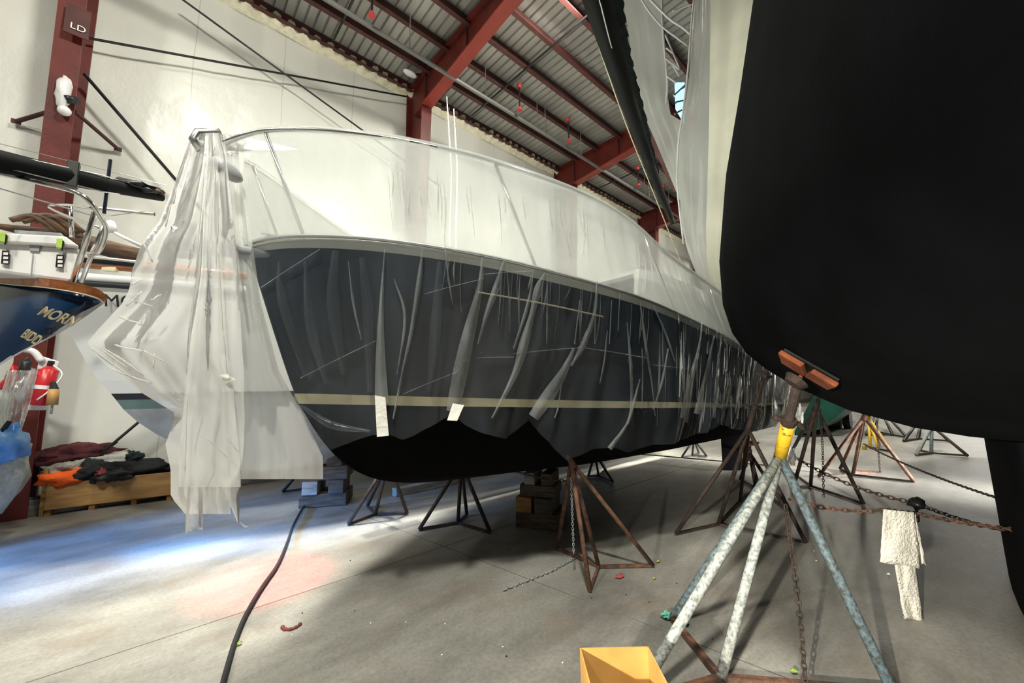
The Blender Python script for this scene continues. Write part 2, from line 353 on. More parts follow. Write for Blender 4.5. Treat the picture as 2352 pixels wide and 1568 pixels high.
for i,(y) in enumerate([ypl[0]-dpl*k for k in range(10)]):
    z=roofz(y)-.14
    m=MB(); m.bar((XN,y,z-.02),(XF,y,z-.02),.014,.24); m.bar((XN,y-.04,z-.14),(XF,y-.04,z-.14),.1,.014); m.bar((XN,y+.03,z+.1),(XF,y+.03,z+.1),.075,.012)
    o=m.build('roof_purlin','redd')
    o.data.materials[0]=M['redd']
    names=['nearest the wall sheeting','second out from the wall','third out from the wall','fourth out from the wall','fifth out from the wall','sixth out from the wall','seventh out from the wall','eighth out from the wall','ninth out from the wall','tenth out from the wall']
    tag(o,'dark red zed purlin under the roof deck, '+names[i],'purlin','roof purlins')
# wall bracing cables
def cable(name,label,a,b,r,material='black',y=8.45,cat='cable',sag=0.):
    p=PY(*a,y); q=PY(*b,y); pts=[p.lerp(q,k/10)-Vector((0,0,sag*4*(k/10)*(1-k/10))) for k in range(11)]
    return tag(MB().tube(pts,r,8).build(name,material),label,cat)
tag(cable('brace_cable','x',(205,88),(935,222),.02),'long black brace cable running almost level from the left frame to the second','cable','wall brace cables')
tag(cable('brace_cable','x',(418,-2),(1010,428),.018,y=8.35),'black brace cable slanting down from the top left over the bow rail','cable','wall brace cables')
tag(cable('brace_cable','x',(194,170),(600,640),.026,y=8.35),'black brace cable slanting down from the left column behind the bow','cable','wall brace cables')
tag(cable('brace_rod','x',(232,1042),(400,900),.02,y=8.3),'thin steel rod rising from the clothes crate behind the white hull','rod')
tag(cable('stay_wire','x',(0,330),(380,425),.004,'alu',y=6),'thin rigging wire crossing in front of the left steel column','wire')
# sprinkler pipes
zp=8.62
pa=PZ(753,0,zp); pb=PZ(1199,277,zp)
t=thing('sprinkler_pipe','long grey sprinkler pipe hung below the purlins with red fittings','pipe',(0,pa.y,zp))
yp=(pa.y+pb.y)/2
MB().tube([(XN,yp,zp),(XF,yp,zp)],.045,10).build('pipe','pipe',t)
for (u,v) in ((1100,190),(1385,245)):
    pass
for x in [x_+d for x_ in xs for d in (-2.6,-1.0,1.0,2.8)]:
    MB().tube([(x,yp,zp+.03),(x,yp,roofz(yp)-.05)],.012,6).build('hanger','alu',t)
for x in [x_+d for x_ in xs for d in (-1.9,1.9)]:
    h=MB().tube([(x,yp-.25,zp+.05),(x,yp-.25,zp+.62)],.02,6).build('sprinkler_drop','black',t)
    MB().tube([(x,yp-.25,zp-.02),(x,yp-.25,zp+.07)],[.07,.03],8).build('sprinkler_head','redsp',t)
    MB().tube([(x,yp-.25,zp+.6),(x,yp-.25,zp+.7)],[.04,.07],8).build('sprinkler_head','redsp',t)
for k,x in enumerate((2.2,5.9,12.0,17.5)):
    m=MB().tube([(x,8.2,roofz(8)-.3),(x,-6,roofz(-6)-.34)],.025,6)
    tag(m.build('bridging_rod','black'),['black bridging rod across the purlins before the second frame','black bridging rod across the purlins just past the second frame','black bridging rod across the purlins past the third frame','black bridging rod across the purlins past the fourth frame'][k],'rod','roof bridging rods')
# floodlight on second frame
t=thing('flood_light','small white floodlight clamped at the knee of the second frame','lamp',PY(952,175,7.9))
c=Vector(t.location); MB().ellipsoid(c+Vector((-.12,0,0)),(.18,.09,.05)).build('lamp_head','white',t,smooth=True)
MB().tube([c+Vector((-.05,0,.02)),c+Vector((.3,0,.22))],.025).build('bracket','black',t)
MB().ellipsoid(c+Vector((.33,0,.26)),(.14,.05,.06)).build('lamp_head','white',t,smooth=True)
# sign fragment on first column
t=thing('column_marking','white stencilled marking on dark red plate high on the left column','sign',(xs[0],7.75,8))
a=PX(158,62,xs[0]); o=PY(157,60,7.76); 
MB().box(PY(178,50,7.79),(.24,.015,.45)).build('marking_plate','redd',t)
text_mesh('LD',.13,'lettering','white',t,PY(159,62,7.77),(1,0,0),(0,0,1))
# wrapped loudspeaker/light on first column
t=thing('wall_camera','dark camera in torn white plastic strapped to the left red column','camera',PY(155,240,8.0))
c=Vector(t.location); MB().ellipsoid(c+Vector((-.03,-.1,.1)),(.08,.08,.24),jit=.4,seed=3).build('torn_wrap','white',t,smooth=True)
MB().tube([c+Vector((.02,-.18,-.02)),c+Vector((.1,-.1,.05))],.055,10).build('camera_body','black',t,smooth=True)
MB().ellipsoid(c+Vector((0,-.12,-.17)),(.07,.06,.07)).build('lens','white',t,smooth=True)
# ------------------------------------------------------------ big covered boat
BY=3.05
def sfun(x,x0,L,p): s=max(0,min(1,(x-x0)/L)); return 1-(1-s)**p
def tail(x): return 1-.10*max(0,(x-4.5)/3.8)**2
def hbS(x): return 1.5*sfun(x,.30,3.0,2.2)*tail(x)
def hbW(x): return 1.3*sfun(x,.70,3.0,1.8)*tail(x)
def hbB(x): return 1.02*sfun(x,1.0,3.2,1.7)*tail(x)
shz=[(.25,2.55),(.41,2.61),(.62,2.62),(.95,2.59),(1.51,2.50),(2.12,2.39),(3.,2.28),(4.34,2.13),(5.41,1.96),(8.3,1.75)]
stz=[(.7,1.52),(1.5,1.48),(2.4,1.44),(5.4,1.32),(8.3,1.25)]
kz=[(.70,1.51),(.86,1.25),(1.05,1.04),(1.33,.89),(1.8,.81),(3.1,.74),(5,.72),(8.3,.66)]
stem=[(1.51,.70),(1.8,.58),(2.1,.46),(2.37,.36),(2.5,.34),(2.62,.33)]  # z -> x of stem
XE=8.3
def hull_strip(zf,rows,xs_,):  # generic
    pass
def stations(f_pts,n,x0,x1,pw=1.5):
    return [f_pts(x0+(x1-x0)*(i/n)**pw) for i in range(n+1)]
boat=thing('motor_boat','large navy motor boat on stands under clear plastic sheeting','boat',(4.3,BY,.66))
def both(mkrow,name,material,x0,n=60,smooth=True,rows_n=None):
    R=[];xs_=[x0+(XE-x0)*(i/n)**1.5 for i in range(n+1)]
    for x in xs_: R.append(mkrow(x))
    m=MB(); m.grid([[Vector((p[0],BY-p[1],p[2])) for p in r] for r in R]); m.grid([[Vector((p[0],BY+p[1],p[2])) for p in r][::-1] for r in R])
    # transom closure
    last=R[-1]; k=len(last)
    m.grid([[Vector((p[0],BY-p[1],p[2])) for p in last],[Vector((p[0],BY+p[1],p[2])) for p in last]])
    return m
# topsides: param q 0..1 from boot stripe to gunwale; stem raked
def stemx(z): return interp(sorted([(a,b) for a,b in stem]),z)
def top_row(s,lo,hi,nr=8):
    pts=[]
    for j in range(nr+1):
        q=lerp(lo,hi,j/nr)
        x0=lerp(.70,.33,q**.9)                       # stem x at this height
        x=x0+(XE-x0)*s
        zl=interp(stz,max(x,.7)); zh=smoothtab(shz,x); z=lerp(zl,zh,q)
        b=lerp(hbW(x0*0+ .70+(x-x0)*(XE-.7)/(XE-x0)),hbS(.30+(x-x0)*(XE-.3)/(XE-x0)),q**1.25)
        pts.append((x,max(b,.012),z))
    return pts
def mk_top(lo,hi,name,material,nr=8,push=0.,par=None,n=70):
    R=[top_row((i/n)**1.6,lo,hi,nr) for i in range(n+1)]
    m=MB()
    m.grid([[Vector((p[0]-push*.5*(i==0),BY-p[1]-push,p[2])) for p in r] for i,r in enumerate(R)]); m.grid([[Vector((p[0]-push*.5*(i==0),BY+p[1]+push,p[2])) for p in r][::-1] for i,r in enumerate(R)])
    m.grid([[Vector((p[0],BY-p[1]-push,p[2])) for p in R[0]][::-1],[Vector((p[0],BY+p[1]+push,p[2])) for p in R[0]][::-1]])
    m.grid([[Vector((p[0],BY-p[1]-push,p[2])) for p in R[-1]],[Vector((p[0],BY+p[1]+push,p[2])) for p in R[-1]]])
    return m.build(name,material,par or boat,smooth=True,merge=True)
hullt=mk_top(.06,.955,'topsides','navy',nr=10)
mk_top(0.,.065,'boot_stripe','cream',nr=2,push=.004)
mk_top(.945,1.0,'gunwale','white_hull',nr=2,push=.012)
# bottom
def bot_row(s):
    x0=.70; x=x0+(XE-x0)*s; zs=interp(stz,x)
    zk=smoothtab(kz,x); b=hbW(x); bb=min(hbB(x),b)
    zc=zk+(zs-zk)*.30
    pts=[(x,max(b,.012),zs),(x,lerp(b,bb,.35)+.01,lerp(zs,zc,.5)),(x,max(bb,.012),zc),(x,max(bb*.55,.03*min(1,s*20)),lerp(zc,zk,.62)),(x,.05*min(1,s*20),zk+.005),(x,0,zk)]
    return pts
n=60;R=[bot_row((i/n)**1.6) for i in range(n+1)]
m=MB(); m.grid([[Vector((p[0],BY-p[1],p[2])) for p in r][::-1] for r in R]); m.grid([[Vector((p[0],BY+p[1],p[2])) for p in r] for r in R])
m.grid([[Vector((p[0],BY-p[1],p[2])) for p in R[-1]],[Vector((p[0],BY+p[1],p[2])) for p in R[-1]]])
m.build('bottom','black_hull',boat,smooth=True,merge=True)
# keel skeg and rudder
m=MB(); m.bar((3.0,BY,.80),(7.2,BY,.70),.1,.16); m.build('keel','black_hull',boat,bevel=.02)
# deck
m=MB(); R=[]
for i in range(61):
    x=.33+(XE-.33)*(i/60)**1.5; b=max(hbS(x)-.01,.01); z=smoothtab(shz,x)-.02
    R.append([Vector((x,BY-b,z)),Vector((x,BY,z+.05)),Vector((x,BY+b,z))])
m.grid(R); m.build('deck','white_hull',boat,smooth=True)
# rub rail along gunwale
for sgn in (-1,1):
    pts=[]
    for i in range(61):
        x=.33+(XE-.33)*(i/60)**1.5; pts.append(Vector((x,BY+sgn*(hbS(x)+.02),smoothtab(shz,x)+.005)))
    MB().tube(pts,.014,8).build('rub_rail','alu',boat,smooth=True)
# cabin and windscreen
m=MB()
prof=[(3.6,2.2,.95),(3.95,2.95,.85),(4.6,3.02,.85),(7.0,2.9,.9),(7.1,1.9,1.0)]
for a in range(1): 
    vs=[];fs=[]
    for (x,z,b) in prof: vs+=[(x,BY-b,z),(x,BY+b,z)]
    vs+=[(3.6,BY-1.0,2.1),(3.6,BY+1.,2.1),(7.1,BY-1.05,1.8),(7.1,BY+1.05,1.8)]
    k=len(prof); fs=[(2*i,2*i+1,2*i+3,2*i+2) for i in range(k-1)]
    fs+=[(0,2,4,6,8,12-2+0) ,(1,11,13-0,9,7,5,3)] if False else [(0,2,4,6,8),(1,9,7,5,3)]
    m.add(vs,fs)
m.build('cabin','white_hull',boat,bevel=.03)
MB().add([(3.70,BY-.9,2.38),(3.70,BY+.9,2.38),(3.93,BY+.8,2.86),(3.93,BY-.8,2.86),(3.66,BY-.9,2.40),(3.66,BY+.9,2.40),(3.89,BY+.8,2.88),(3.89,BY-.8,2.88)],[(0,1,2,3),(7,6,5,4),(0,3,7,4),(1,5,6,2),(0,4,5,1),(3,2,6,7)]).build('windscreen','black',boat)
# gold cove line
pts=[]
for i in range(30):
    u=lerp(1098,1345,i/29); v=lerp(672,716,i/29)
# rail
def hbR(x): return 1.38*sfun(x,.10,3.0,2.2)*tail(x)
rz=[(.10,3.16),(.14,3.22),(.37,3.31),(.95,3.28),(1.33,3.23),(1.9,3.15),(2.7,3.05),(3.58,2.86),(4.6,2.72),(5.6,2.58),(7.6,2.35),(8.3,2.25)]
for sgn in(-1,1):
    pts=[Vector((.12,BY,3.14))]+[Vector((.12+(6.2)*(i/50)**1.5,BY+sgn*hbR(.12+(6.2)*(i/50)**1.5),smoothtab(rz,.12+(6.2)*(i/50)**1.5))) for i in range(1,51)]
    rl=MB().tube(pts,.017,8).build('bow_rail','steel',boat,smooth=True)
    for (xa,xb) in ((.36,.62),(1.62,1.93),(3.1,3.5),(4.5,4.8)):
        MB().tube([(xa,BY+sgn*hbR(xa),smoothtab(rz,xa)),(xb,BY+sgn*(hbS(xb)-.05),smoothtab(shz,xb))],.013,8).build('stanchion','steel',boat,smooth=True)
MB().tube(dense([(.12,BY,3.14),(.11,BY,2.95),(.17,BY,2.62)],5),.015,8).build('bow_rail_support','steel',boat,smooth=True)
# pulpit platform
pl=PY(415,588,BY).x
m=MB(); m.box(((pl+.5)/2,BY,2.535),(.5-pl,.2,.045)); m.build('anchor_platform','grey',boat,bevel=.015)
A=lambda u,v:PY(u,v,BY-.02)
an=MB(); an.tube([A(470,583),A(425,578),A(398,520)],.014,8); an.tube([A(398,520),A(402,560),A(440,588)],.01,8)
an.build('anchor_shank','alu',boat,smooth=True)
fp=[A(418,512),A(452,520),A(447,592),A(400,590)]
m=MB(); m.add([p+Vector((0,-.06,0)) for p in fp[:2]]+[p for p in fp[2:]]+[p+Vector((0,.06,0)) for p in fp[:2]]+[p+Vector((0,.03,0)) for p in fp[2:]],[(0,1,2,3),(7,6,5,4),(0,4,5,1),(3,2,6,7),(0,3,7,4),(1,5,6,2)]); m.build('anchor_fluke','grey',boat,bevel=.005)
MB().ellipsoid(PY(520,390,BY-.15),(.10,.05,.05),Matrix.Rotation(.5,3,'Y')).build('bow_lamp','grey',boat,smooth=True)
# windlass/cleats
for (u,v) in ((620,548),(647,544)):
    p=PY(u,v,BY-.1); m=MB().tube([(p.x,p.y,2.6),(p.x,p.y,2.66)],.012,6); m.tube([(p.x-.05,p.y,2.665),(p.x+.05,p.y,2.665)],.01,6); m.build('cleat','steel',boat)
# horn at stem head tip (raised fitting that lifts the sheet)
PK=PY(478,318,BY)
MB().tube([A(462,345),A(445,320),A(455,305),A(500,303),A(512,330)],.028,10).build('raised_bow_hoop','alu',boat,smooth=True)
MB().tube([A(462,345),A(475,375),A(486,400)],.016,8).build('bow_hoop_leg','alu',boat,smooth=True)
# antennas behind the rail
# ------------------------------------------------------------ plastic sheet over boat
cov=thing('plastic_sheet','huge clear plastic sheet draped over the navy motor boat and taped along its hem','plastic sheet',(4.3,BY,.9))
def solve_side(u,v,hb,off):
    d=ray(u,v); t=.3
    while t<14:
        x=d.x*t;y=d.y*t
        if y>=BY-hb(x)-off: return Vector((x,y,CZ+d.z*t))
        t+=.004
    return PY(u,v,BY-1.4)
hempx=[(553,1098),(600,1090),(660,1075),(740,1050),(800,1022),(862,1000),(893,1000),(905,1000),(932,1012),(965,998),(1030,960),(1055,955),(1080,975),(1120,996),(1172,1010),(1222,963),(1270,1010),(1332,1062),(1390,1034),(1430,1030),(1462,1042),(1530,1024),(1600,1012),(1640,990),(1662,972),(1700,985),(1750,992),(1800,988),(1840,982)]
hem=[]
for (u,v) in hempx:
    p=solve_side(u,v,hbW,.07); hem.append((p.x,p.z))
hem.sort()
def foldd(x,q):
    # ridged folds, running downward and slightly slanting
    s=x*(2.6+.4*sin(x*1.3))-q*(.35+.3*sin(x*2.1))
    a=noise.noise(Vector((s*1.6,q*.35,2.)))+.6*noise.noise(Vector((s*4.2,q*.4,7.)))+.35*noise.noise(Vector((s*10,q*.6,4.)))
    return a
XS0=.30
def sheet_rows(sgn,n=420):
    up=[];lo=[]
    for i in range(n+1):
        x=XS0+(XE+.08-XS0)*(i/n)**1.15
        r=[];z1=smoothtab(rz,x);z2=smoothtab(shz,x);zs=interp(stz,max(x,.7));zh=smoothtab(hem,x) if False else interp(hem,x)
        amp=lerp(.018,.055,min(1,max(0,(x-.8)/3)))
        for j in range(9):     # rail -> gunwale
            q=j/8; b=lerp(hbR(x)+.022,hbS(x)+.045,q)
            d=foldd(x,-.6+.6*q)*amp*.45*(.3+sin(pi*q)*.9)
            r.append(Vector((x,BY+sgn*(b+d-.02*sin(pi*q)),lerp(z1,z2,q)+.02*(1-q))))
        up.append(r); r=[]
        for j in range(27):
            q=j/26; z=lerp(z2,zh,q)
            if z>zs: k=(z-zs)/(z2-zs); b=lerp(hbW(x),hbS(x),k**1.1)
            else: b=hbW(x)-.10*min(1,(zs-z)/.4)**1.5
            base=.045+.05*sin(pi*min(1,q*1.0))
            d=foldd(x,q)*amp*(.35+1.3*min(1,q*2.2))
            bb=max(b+base+d,hull_b(x,z)+.018)
            r.append(Vector((x,BY+sgn*bb,z)))
        lo.append(r)
    return up,lo
def hull_b(x,z):
    zs=interp(stz,max(x,.7)); zh=smoothtab(shz,x)
    if z>=zs:
        q=min(1,(z-zs)/max(.01,zh-zs)); x0=lerp(.70,.33,q**.9)
        if x<=x0: return .0
        return lerp(hbW(.7+(x-x0)*(XE-.7)/(XE-x0)),hbS(.3+(x-x0)*(XE-.3)/(XE-x0)),q**1.25)+.014
    if x<.7: return 0
    zk=smoothtab(kz,x); zc=zk+(zs-zk)*.3; b=hbW(x); bb=min(hbB(x),b)
    if z<zk: return 0
    if z<zc: return lerp(0,bb,((z-zk)/(zc-zk))**.7)
    return lerp(bb,b,(z-zc)/(zs-zc))+.02
upP,loP=sheet_rows(-1); upS,loS=sheet_rows(1,200)
su=MB().grid(upP).build('upper_side','film_up',cov,smooth=True)
sl=MB().grid(loP).build('hull_side','film',cov,smooth=True)
MB().grid(upS).build('upper_side','film_up',cov,smooth=True); MB().grid(loS).build('hull_side','film',cov,smooth=True)
# top between the rails
R=[]
for i in range(90):
    x=.30+(XE-.2)*(i/89)**1.3; b=hbR(x)+.02; z=smoothtab(rz,x)+.02
    peak=.10*exp(-((x-.30)/.9)**2)+ (.30*exp(-((x-5.3)/.9)**2))
    R.append([Vector((x,BY+b*k,z+(peak*(1-k*k)*(1 if abs(k)<1 else 0))-.05*(1-k*k)*abs(sin(x*3)))) for k in [-1,-.8,-.55,-.3,0,.3,.55,.8,1]])
MB().grid(R).build('top_cover','film_up',cov,smooth=True)
# stern end of the sheet
i0=upP[-1]; i1=upS[-1]
MB().grid([upP[-1],upS[-1]]).build('stern_end','film_up',cov); MB().grid([loP[-1],loS[-1]]).build('stern_end','film',cov)
vs=[];fs=[]
for rows in (upP,loP):
    nc=len(rows[0]); o=len(vs); vs+=[p for r in rows for p in r]
    fs+=[(o+i*nc+j,o+i*nc+j+1,o+(i+1)*nc+j+1,o+(i+1)*nc+j) for i in range(len(rows)-1) for j in range(nc-1)]
bvh=BVHTree.FromPolygons(vs,fs)
def onsheet(u,v,off=.02):
    d=ray(u,v).normalized(); h=bvh.ray_cast(EYE,d)
    if h[0] is None: h=(solve_side(u,v,hbW,.07),)
    return h[0]-d*off
def pleat(pts,mt='pleat',name='pleat',off=.015):
    pts=dense([(a,b,c) for a,b,c in pts],5); R=[]
    for i,p in enumerate(pts):
        q=pts[min(i+1,len(pts)-1)]-pts[max(i-1,0)]; nx_,ny_=-q.y,q.x; L=hypot(nx_,ny_); nx_/=L;ny_/=L
        w=p.z/2; r=[]
        for k in (-1,-.5,0,.5,1):
            r.append(onsheet(p.x+nx_*w*k,p.y+ny_*w*k,off+.03*(1-abs(k)*.9)))
        R.append(r)
    return MB().grid(R).build(name,mt,cov,smooth=True)
PL=[[(884,572,3),(876,700,10),(874,820,22),(877,925,32)],
[(972,566,3),(962,650,12),(945,760,9),(925,850,6),(903,962,4)],
[(1108,592,4),(1102,660,14),(1078,760,28),(1058,850,34),(1040,945,30)],
[(1158,597,3),(1140,660,16),(1118,720,10),(1098,790,5)],
[(1162,600,2),(1170,690,5),(1172,760,2)],
[(1252,625,2),(1236,665,20),(1222,720,12),(1203,790,22),(1182,860,14),(1130,960,4)],
[(1257,625,3),(1257,720,5),(1256,790,3)],
[(1228,612,2),(1212,700,8),(1180,800,4)],
[(1318,800,6),(1296,850,18),(1262,905,30),(1225,958,26)],
[(1372,640,3),(1366,720,10),(1340,790,14),(1312,840,6)],
[(1332,690,3),(1320,790,4)],
[(1370,645,2),(1368,700,5),(1366,790,4)],
[(1405,690,3),(1400,790,4)],
[(1470,690,4),(1484,800,7),(1497,880,4),(1505,955,2)],
[(1475,800,3),(1476,880,4),(1474,940,2)],
[(1470,870,3),(1455,930,8),(1442,975,4)],
[(1440,740,3),(1450,860,8),(1445,960,5),(1400,1030,12)],
[(1500,700,3),(1530,770,5),(1550,830,3)],
[(1612,740,3),(1605,800,6),(1585,880,14),(1570,960,18)],
[(1640,770,3),(1625,850,10),(1600,950,14)],
[(1655,780,3),(1648,860,8),(1640,960,8)],
[(1670,790,3),(1668,880,5),(1660,970,4)],
[(1020,540,2),(1030,640,5),(1040,700,2)],
[(905,640,3),(930,730,7),(912,860,3)],
[(1290,880,3),(1282,935,4),(1274,960,3)],
[(800,600,2),(812,700,6),(830,780,2)],
[(1395,760,3),(1388,830,5),(1378,880,3)],
[(1424,660,2),(1420,760,4)],
[(1535,800,4),(1520,880,6),(1500,940,3)],
[(1590,850,8),(1582,900,16),(1575,970,10)]]
for p in PL: pleat(p)
for p in ([(770,575,14),(765,700,30),(790,860,14)],[(640,600,4),(650,700,22),(700,860,10)],[(1010,600,10),(1000,760,26),(985,900,10)],[(690,930,6),(760,975,18),(850,990,6)],[(830,590,10),(845,720,26),(850,900,12)],[(700,600,6),(715,760,24),(750,880,10)]): pleat(p,mt='film')
rp=random.Random(11)
for k in range(85):
    u=1500+345*rp.random()**.7; p_=(u-1500)/345
    vt=interp([(1500,700),(1600,745),(1650,770),(1730,830),(1850,900)],u); vb=interp([(1500,1030),(1640,990),(1850,985)],u)
    a=rp.uniform(0,.55); b=min(1,a+rp.uniform(.15,.6)); y0=lerp(vt,vb,a)+6; y1=lerp(vt,vb,b)-4; dx=-rp.uniform(-4,26)*(b-a)*(1-.5*p_)
    w_=rp.choice((1.6,2.2,3,5,9))*(1-.3*p_)
    pleat([(u,y0,1),(u+dx*.4,lerp(y0,y1,.5),w_),(u+dx,y1,w_*.6)],mt='pleat' if k%3 else 'pleat2')
for k in range(26):
    u=rp.uniform(960,1500); vt=interp([(960,570),(1100,596),(1300,645),(1500,708)],u); L_=rp.uniform(40,150); 
    pleat([(u,vt+rp.uniform(0,10),1),(u-3,vt+L_*.5,rp.choice((2,3,5))),(u-rp.uniform(0,16),vt+L_,1)],name='pleat')
for k in range(30):
    u=rp.uniform(860,1500); vt=interp([(860,360),(1000,378),(1200,424),(1400,494),(1500,560)],u)+rp.uniform(0,40); L_=rp.uniform(40,130)
    pleat([(u,vt,1),(u+4,vt+L_*.5,rp.choice((1.5,2.5,4))),(u+rp.uniform(0,14),vt+L_,1)],mt='pleat2',off=.012)
for a,b,w in (((690,868),(862,783),1.6),((975,675),(1110,640),1.4),((1110,630),(1225,622),1.4),((925,905),(1060,850),1.3),((600,660),(735,572),2.),((1095,822),(1180,820),1.3),((1180,812),(1335,798),1.6),((1338,798),(1486,822),1.6),((1500,838),(1600,850),1.2),((560,712),(600,690),1.2)):
    pleat([(a[0],a[1],w),((a[0]+b[0])/2,(a[1]+b[1])/2-1,w),(b[0],b[1],w)],off=.012,name='crease_and_glint')
# gold line on topsides beneath the film
def onhull(u,v):
    d=ray(u,v); t=1.5
    while t<14:
        x=d.x*t;y=d.y*t;z=CZ+d.z*t
        if y>=BY-hull_b(x,z)+.006: return Vector((x,y,z))
        t+=.004
    return PY(u,v,2)
MB().tube([onhull(lerp(1098,1385,i/40),lerp(671,727,i/40)+(-3*sin(pi*i/40))) for i in range(41)],.006,6).build('cove_line','cream',boat)
# tapes on the hem
def tape(px,label):
    pts=[onsheet(u,v,.055) for u,v in px]
    tag(MB().add(pts,[(0,1,2,3)]).build('tape_strip','tape',solid=.003),label,'tape','tape on the plastic hem')
tape([(861,908),(885,912),(893,1000),(866,1003)],'longer white tape strip holding the plastic hem below the cream stripe')
tape([(1040,926),(1066,930),(1050,966),(1027,965)],'short crumpled white tape piece at the raised hem right of the long strip')
# ---- front drape (closing the bow) 
def drape(left,right,yf,name,mt,nv=60,nu=36,fold=.05,ff=3.,seed=0,par=None):
    v0,v1=left[0][1],left[-1][1]
    L=[(v,u) for u,v in left]; Rr=[(v,u) for u,v in right]; rows=[]
    for j in range(nv+1):
        v=lerp(v0,v1,j/nv); ul,ur=interp(L,v),interp(Rr,v); r=[]
        for i in range(nu+1):
            k=i/nu; u=lerp(ul,ur,k)
            y=yf(k,(v-v0)/(v1-v0))+fold*noise.noise(Vector((k*ff*1.3,(v-v0)/320.,seed)))*min(1,.2+(v-v0)/250.)+fold*.5*noise.noise(Vector((k*ff*3.5+ (v-v0)/500,(v-v0)/260.,seed+4)))
            r.append(PY(u,v,y))
        rows.append(r)
    return MB().grid(rows).build(name,mt,par if par is not None else cov,smooth=True)
drape([(441,305),(405,410),(365,510),(324,562),(302,625),(298,663),(278,700),(222,760),(196,792),(240,835),(330,905),(405,950),(380,1020),(392,1080),(392,1140),(425,1180)],
      [(505,305),(520,360),(535,500),(548,620),(552,720),(556,800),(560,850),(560,900),(562,960),(560,1020),(556,1060),(552,1090),(530,1110)],
      lambda k,t: lerp(3.12,2.84,k)-.06*sin(pi*t),'bow_drape','drape',fold=.08,ff=2.2)
# panel between bow drape and hull side
drape([(500,308),(515,400),(530,560),(545,700),(553,850),(556,1000),(553,1100)],
      [(560,345),(560,400),(580,560),(600,700),(640,850),(700,960),(742,1050)],
      lambda k,t: lerp(3.0,2.96,k),'bow_panel','panel',fold=.05,seed=9,ff=2)
drape([(478,362),(462,480),(450,640),(432,760),(425,900),(415,1000),(410,1060),(411,1118)],
      [(500,365),(505,480),(512,640),(520,760),(535,880),(543,980),(552,1060),(553,1100)],
      lambda k,t: 2.80-.06*t,'loose_flap','drape2',fold=.05,seed=21,ff=1.4)
rc=random.Random(5)
def crease_and_glint(a,b,y,w=.006):  # thin near-white strips: highlights on the drape drawn as geometry
    p=[PY(lerp(a[0],b[0],k),lerp(a[1],b[1],k)+rc.uniform(-2,2),y) for k in (0,.33,.66,1)]
    MB().tube(dense(p,3),[w*.3]+[w*rc.uniform(.5,1) for _ in range(8)]+[w*.2],5).build('crease_and_glint','gloss',cov,smooth=True)
for a,b in (((203,794),(262,838)),((215,790),(300,850)),((240,800),(330,862)),((262,792),(330,805)),((330,806),(380,832)),((355,810),(352,845)),((290,700),(330,668)),((300,690),(352,702)),((318,672),(312,700)),((345,690),(372,676)),((270,725),(330,748)),((330,560),(350,600)),((392,470),(380,520)),((405,430),(398,468)),((300,655),(325,640)),((250,845),(350,880)),((225,812),(310,870))):
    crease_and_glint(a,b,2.80,.0055)
for a,b in (((441,330),(405,420)),((470,380),(448,640)),((448,640),(432,820)),((500,560),(512,760)),((512,760),(522,860)),((505,470),(498,560)),((430,900),(425,1080)),((520,1000),(548,1040)),((470,1000),(520,1050))):
    crease_and_glint(a,b,2.66,.0035)
# triangle from the peak to the rail
tr=[PY(440,308,3.2),PY(470,298,3.2),PY(520,302,3.05),PY(620,330,2.98),PY(760,344,2.75),PY(560,345,2.98),PY(500,352,3.0),PY(470,372,3.0)]
drape([(440,306),(440,320),(460,350)],[(505,300),(560,322),(640,345)],lambda k,t:lerp(3.1,2.95,k),'peak_fold','film_up',nv=10,nu=20,fold=.03)
MB().add([PY(500,300,3.08),PY(560,315,3.02),PY(660,334,2.9),PY(760,345,2.72),PY(852,352,2.60),PY(700,346,2.72),PY(600,344,2.92),PY(505,352,3.0)],[(0,1,6,7),(1,2,5,6),(2,3,5),(3,4,5)]).build('peak_fold','film_up',cov)
# hanging twists at the bottom of the drape
m=MB(); R=[]
for j in range(13):
    v=lerp(1112,1226,j/12); y=2.78
    R.append([PY(lerp(lerp(431,425,j/12),466,k)+(-6*k if j==12 else 0),v-(16*k if j==12 else 0),y-.035*sin(pi*k)) for k in (0,.15,.3,.5,.7,.85,1)])
m.grid(R); m.build('hanging_tail','drape2',cov,smooth=True)
m=MB(); R=[]
for j in range(9):
    t=j/8; R.append([PY(lerp(505,544,t)+lerp(0,3,k),lerp(1105,1196,t),2.8+.03*k) if k<.1 else PY(lerp(lerp(505,552,k),lerp(545,549,k),t),lerp(1100,1200,t),2.8-.03*sin(pi*k)) for k in (0,.25,.5,.75,1)])
m.grid(R); m.build('hanging_tail','drape2',cov,smooth=True)
MB().grid([[PY(545,1193,2.8),PY(552,1198,2.8)],[PY(556,1206,2.79),PY(566,1208,2.79)],[PY(562,1212,2.78),PY(572,1208,2.78)]]).build('torn_tip','pleat',cov)
MB().grid([[PY(500,862,2.78),PY(520,858,2.76)],[PY(515,882,2.78),PY(540,872,2.74)]]).build('tape_scrap','tape',cov,solid=.003)
